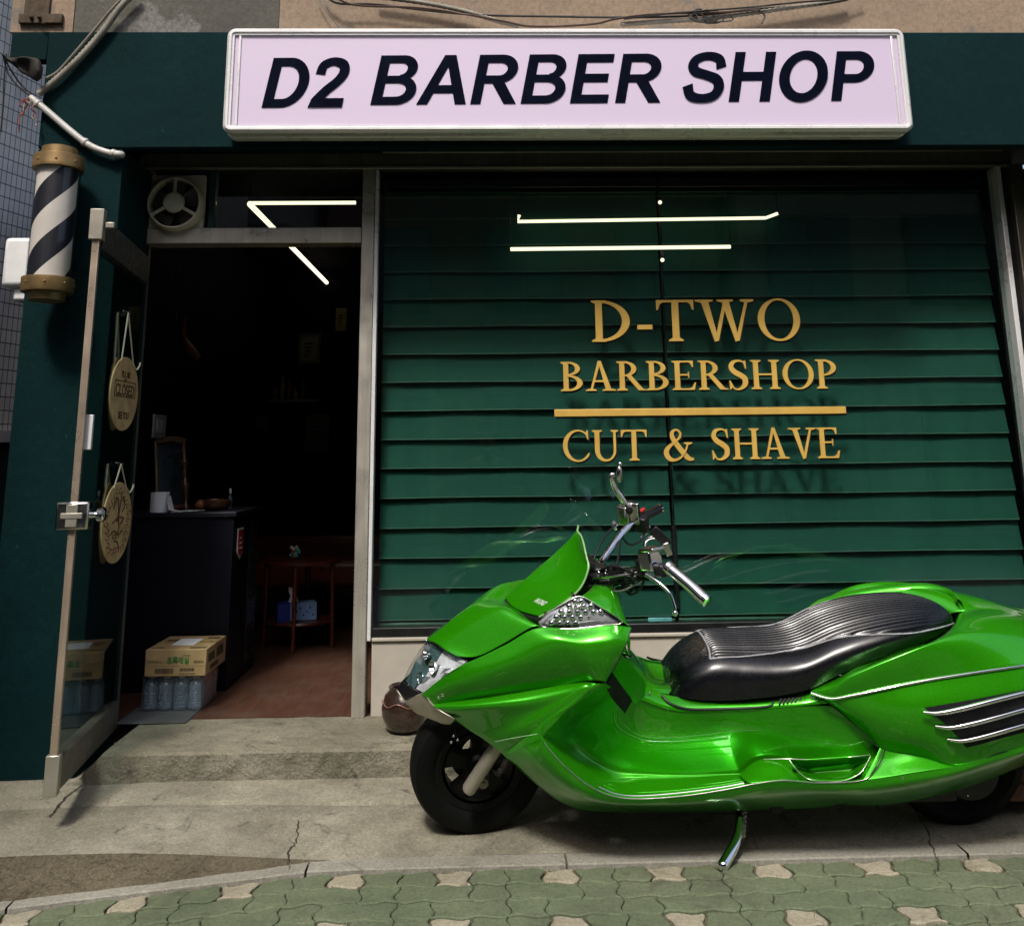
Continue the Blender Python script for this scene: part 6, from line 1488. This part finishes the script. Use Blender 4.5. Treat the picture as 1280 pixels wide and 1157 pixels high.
for k, (x_, y_, yl_, s_) in enumerate(((745, 722, -.08, .05), (757, 727, -.10, .045), (786, 716, -.17, .04), (772, 722, -.11, .04), (795, 720, -.2, .035))):
    blk('instrument_bracket', S(x_, y_, yl_), (1, .4*(k-2), .3), s_, s_*.7, s_*.6, M['black'], .008)
# instrument pod behind the screen
g = MB(); g.lathe([(.001, .03), (.05, .03), (.062, .01), (.06, -.03), (.03, -.06)], S(728, 705, .02), (.5, 0, .9), 24); g.build('instrument_pod', M['black'], sc, smooth=40)

# ------------------------------------------------------------------ the person taking the picture: behind the camera, seen as a faint reflection in the window
PXY = Vector((.02, -5.02, -.055))
man = thing('person', 'standing person in a dark coat and brimmed hat, hands raised, mirrored faintly in the window', 'person', PXY)
V = [(0,0,.80,(.15,.11)), (0,0,.95,(.14,.10)), (0,.01,1.12,(.16,.11)), (0,0,1.27,(.15,.09)), (0,.01,1.36,(.055,.055)), (0,.03,1.43,(.062,.07)), (0,.035,1.52,(.078,.092)), (0,.03,1.60,(.06,.07)),
     (-.19,0,1.28,.062), (-.27,.03,1.05,.048), (-.12,.26,1.24,.036), (-.085,.31,1.29,.03), (.19,0,1.28,.062), (.27,.03,1.05,.048), (.12,.26,1.24,.036), (.085,.31,1.29,.03),
     (-.09,0,.74,.095), (-.10,.02,.42,.065), (-.11,-.01,.09,.045), (-.12,.10,.04,.04), (.09,0,.74,.095), (.10,.02,.42,.065), (.11,-.01,.09,.045), (.12,.10,.04,.04)]
E_ = [(0,1),(1,2),(2,3),(3,4),(4,5),(5,6),(6,7),(3,8),(8,9),(9,10),(10,11),(3,12),(12,13),(13,14),(14,15),(0,16),(16,17),(17,18),(18,19),(0,20),(20,21),(21,22),(22,23)]
bm = bmesh.new(); ly = bm.verts.layers.skin.verify(); bv = []
for v in V:
    q = bm.verts.new(v[:3]); r = v[3]; q[ly].radius = r if isinstance(r, tuple) else (r, r); bv.append(q)
bv[0][ly].use_root = True
for a, b in E_: bm.edges.new((bv[a], bv[b]))
me = bpy.data.meshes.new('body'); bm.to_mesh(me); bm.free()
coat = simple('dark_coat', (.012,.013,.016), .8); skin_ = simple('skin_tone', (.42,.26,.18), .55)
bo_ = bpy.data.objects.new('body', me); col.objects.link(bo_); bo_.parent = man; me.materials.append(coat)
m_ = bo_.modifiers.new('skin', 'SKIN'); m_.use_smooth_shade = True; m_ = bo_.modifiers.new('sub', 'SUBSURF'); m_.levels = 2; m_.render_levels = 2
ORG[bo_.name] = Vector((0,0,0)); ORG[man.name] = Vector((0,0,0))
for sx_ in (-1, 1):      # hands: palm and five bent fingers
    bm = bmesh.new(); ly = bm.verts.layers.skin.verify()
    def add(p, r): q = bm.verts.new(p); q[ly].radius = (r, r); return q
    w0 = add((sx_*.090, .300, 1.285), .026); w0[ly].use_root = True; pm = add((sx_*.078, .335, 1.315), .030); bm.edges.new((w0, pm))
    for k in range(4):
        a = add((sx_*(.070+.006*k), .355-.012*k, 1.345-.004*k), .010); b = add((sx_*(.052+.004*k), .372-.012*k, 1.362-.012*k), .009); c = add((sx_*(.030+.004*k), .366-.012*k, 1.366-.014*k), .008)
        bm.edges.new((pm, a)); bm.edges.new((a, b)); bm.edges.new((b, c))
    a = add((sx_*.055, .330, 1.300), .011); b = add((sx_*.030, .335, 1.305), .009); bm.edges.new((pm, a)); bm.edges.new((a, b))
    mh = bpy.data.meshes.new('hand'); bm.to_mesh(mh); bm.free(); mh.materials.append(skin_); o = bpy.data.objects.new('hand', mh); col.objects.link(o); o.parent = man
    q = o.modifiers.new('skin', 'SKIN'); q.use_smooth_shade = True; q = o.modifiers.new('sub', 'SUBSURF'); q.levels = 1; q.render_levels = 1
def hb_(name, f, mat, sm=60): g = MB(); f(g); return g.build(name, mat, man, smooth=sm)
hb_('face', lambda g: (g.sphere((0, .055, 1.50), .082, 20, 14, (.86, .95, 1.22)), g.sphere((0, .140, 1.49), .016, 10, 8, (.8, 1, 1.3)), g.sphere((-.078, .04, 1.50), .02, 8, 6, (.5, 1, 1.5)), g.sphere((.078, .04, 1.50), .02, 8, 6, (.5, 1, 1.5))), skin_)
hb_('eyes', lambda g: (g.sphere((-.028, .126, 1.515), .009, 8, 6), g.sphere((.028, .126, 1.515), .009, 8, 6)), M['black'])
hb_('mouth', lambda g: g.sphere((0, .132, 1.452), .018, 10, 6, (1.2, .4, .3)), simple('lips', (.35,.14,.11), .5))
hb_('hat', lambda g: g.lathe([(.17, 1.565), (.175, 1.572), (.10, 1.590), (.095, 1.64), (.085, 1.69), (.05, 1.70), (.001, 1.695)], (0, .03, 0), n=36), simple('dark_felt_hat', (.02,.018,.016), .9))

# ------------------------------------------------------------------ light, sky, camera
EL, AZ = R_(54), R_(17)      # sun in front of the shop, a little to the left
Ldir = Vector((math.sin(AZ)*math.cos(EL), math.cos(AZ)*math.cos(EL), -math.sin(EL)))
sun = bpy.data.lights.new('sun', 'SUN'); sun.energy = 2.2; sun.angle = R_(9); sun.color = (1, .97, .92)
so = bpy.data.objects.new('sun', sun); col.objects.link(so); so.rotation_euler = Ldir.to_track_quat('-Z', 'Y').to_euler()
w = bpy.data.worlds.new('World'); scn.world = w; w.use_nodes = True; nt = w.node_tree
sk = nt.nodes.new('ShaderNodeTexSky'); sk.sky_type = 'NISHITA'; sk.sun_disc = False; sk.sun_elevation = EL
sd = -Ldir; sk.sun_rotation = math.atan2(sd.x, sd.y); sk.dust_density = 4.0; sk.air_density = 1.0
bg = nt.nodes['Background']; nt.links.new(sk.outputs[0], bg.inputs[0]); bg.inputs[1].default_value = .125
cd_ = bpy.data.cameras.new('camera'); co = bpy.data.objects.new('camera', cd_); col.objects.link(co)
co.matrix_world = Matrix.Translation(CAM) @ RC.to_4x4()
cd_.sensor_fit = 'HORIZONTAL'; cd_.sensor_width = 36; cd_.lens = F/1280*36
cd_.shift_x = 0; cd_.shift_y = -(1157/2-PY)/1280
cd_.clip_start = .05; cd_.clip_end = 2000
scn.camera = co
scn.view_settings.view_transform = 'Standard'; scn.view_settings.look = 'None'; scn.view_settings.exposure = .68; scn.view_settings.gamma = 1
scn.render.engine = 'CYCLES'; scn.cycles.max_bounces = 10; scn.cycles.transparent_max_bounces = 24; scn.cycles.caustics_reflective = False; scn.cycles.caustics_refractive = False
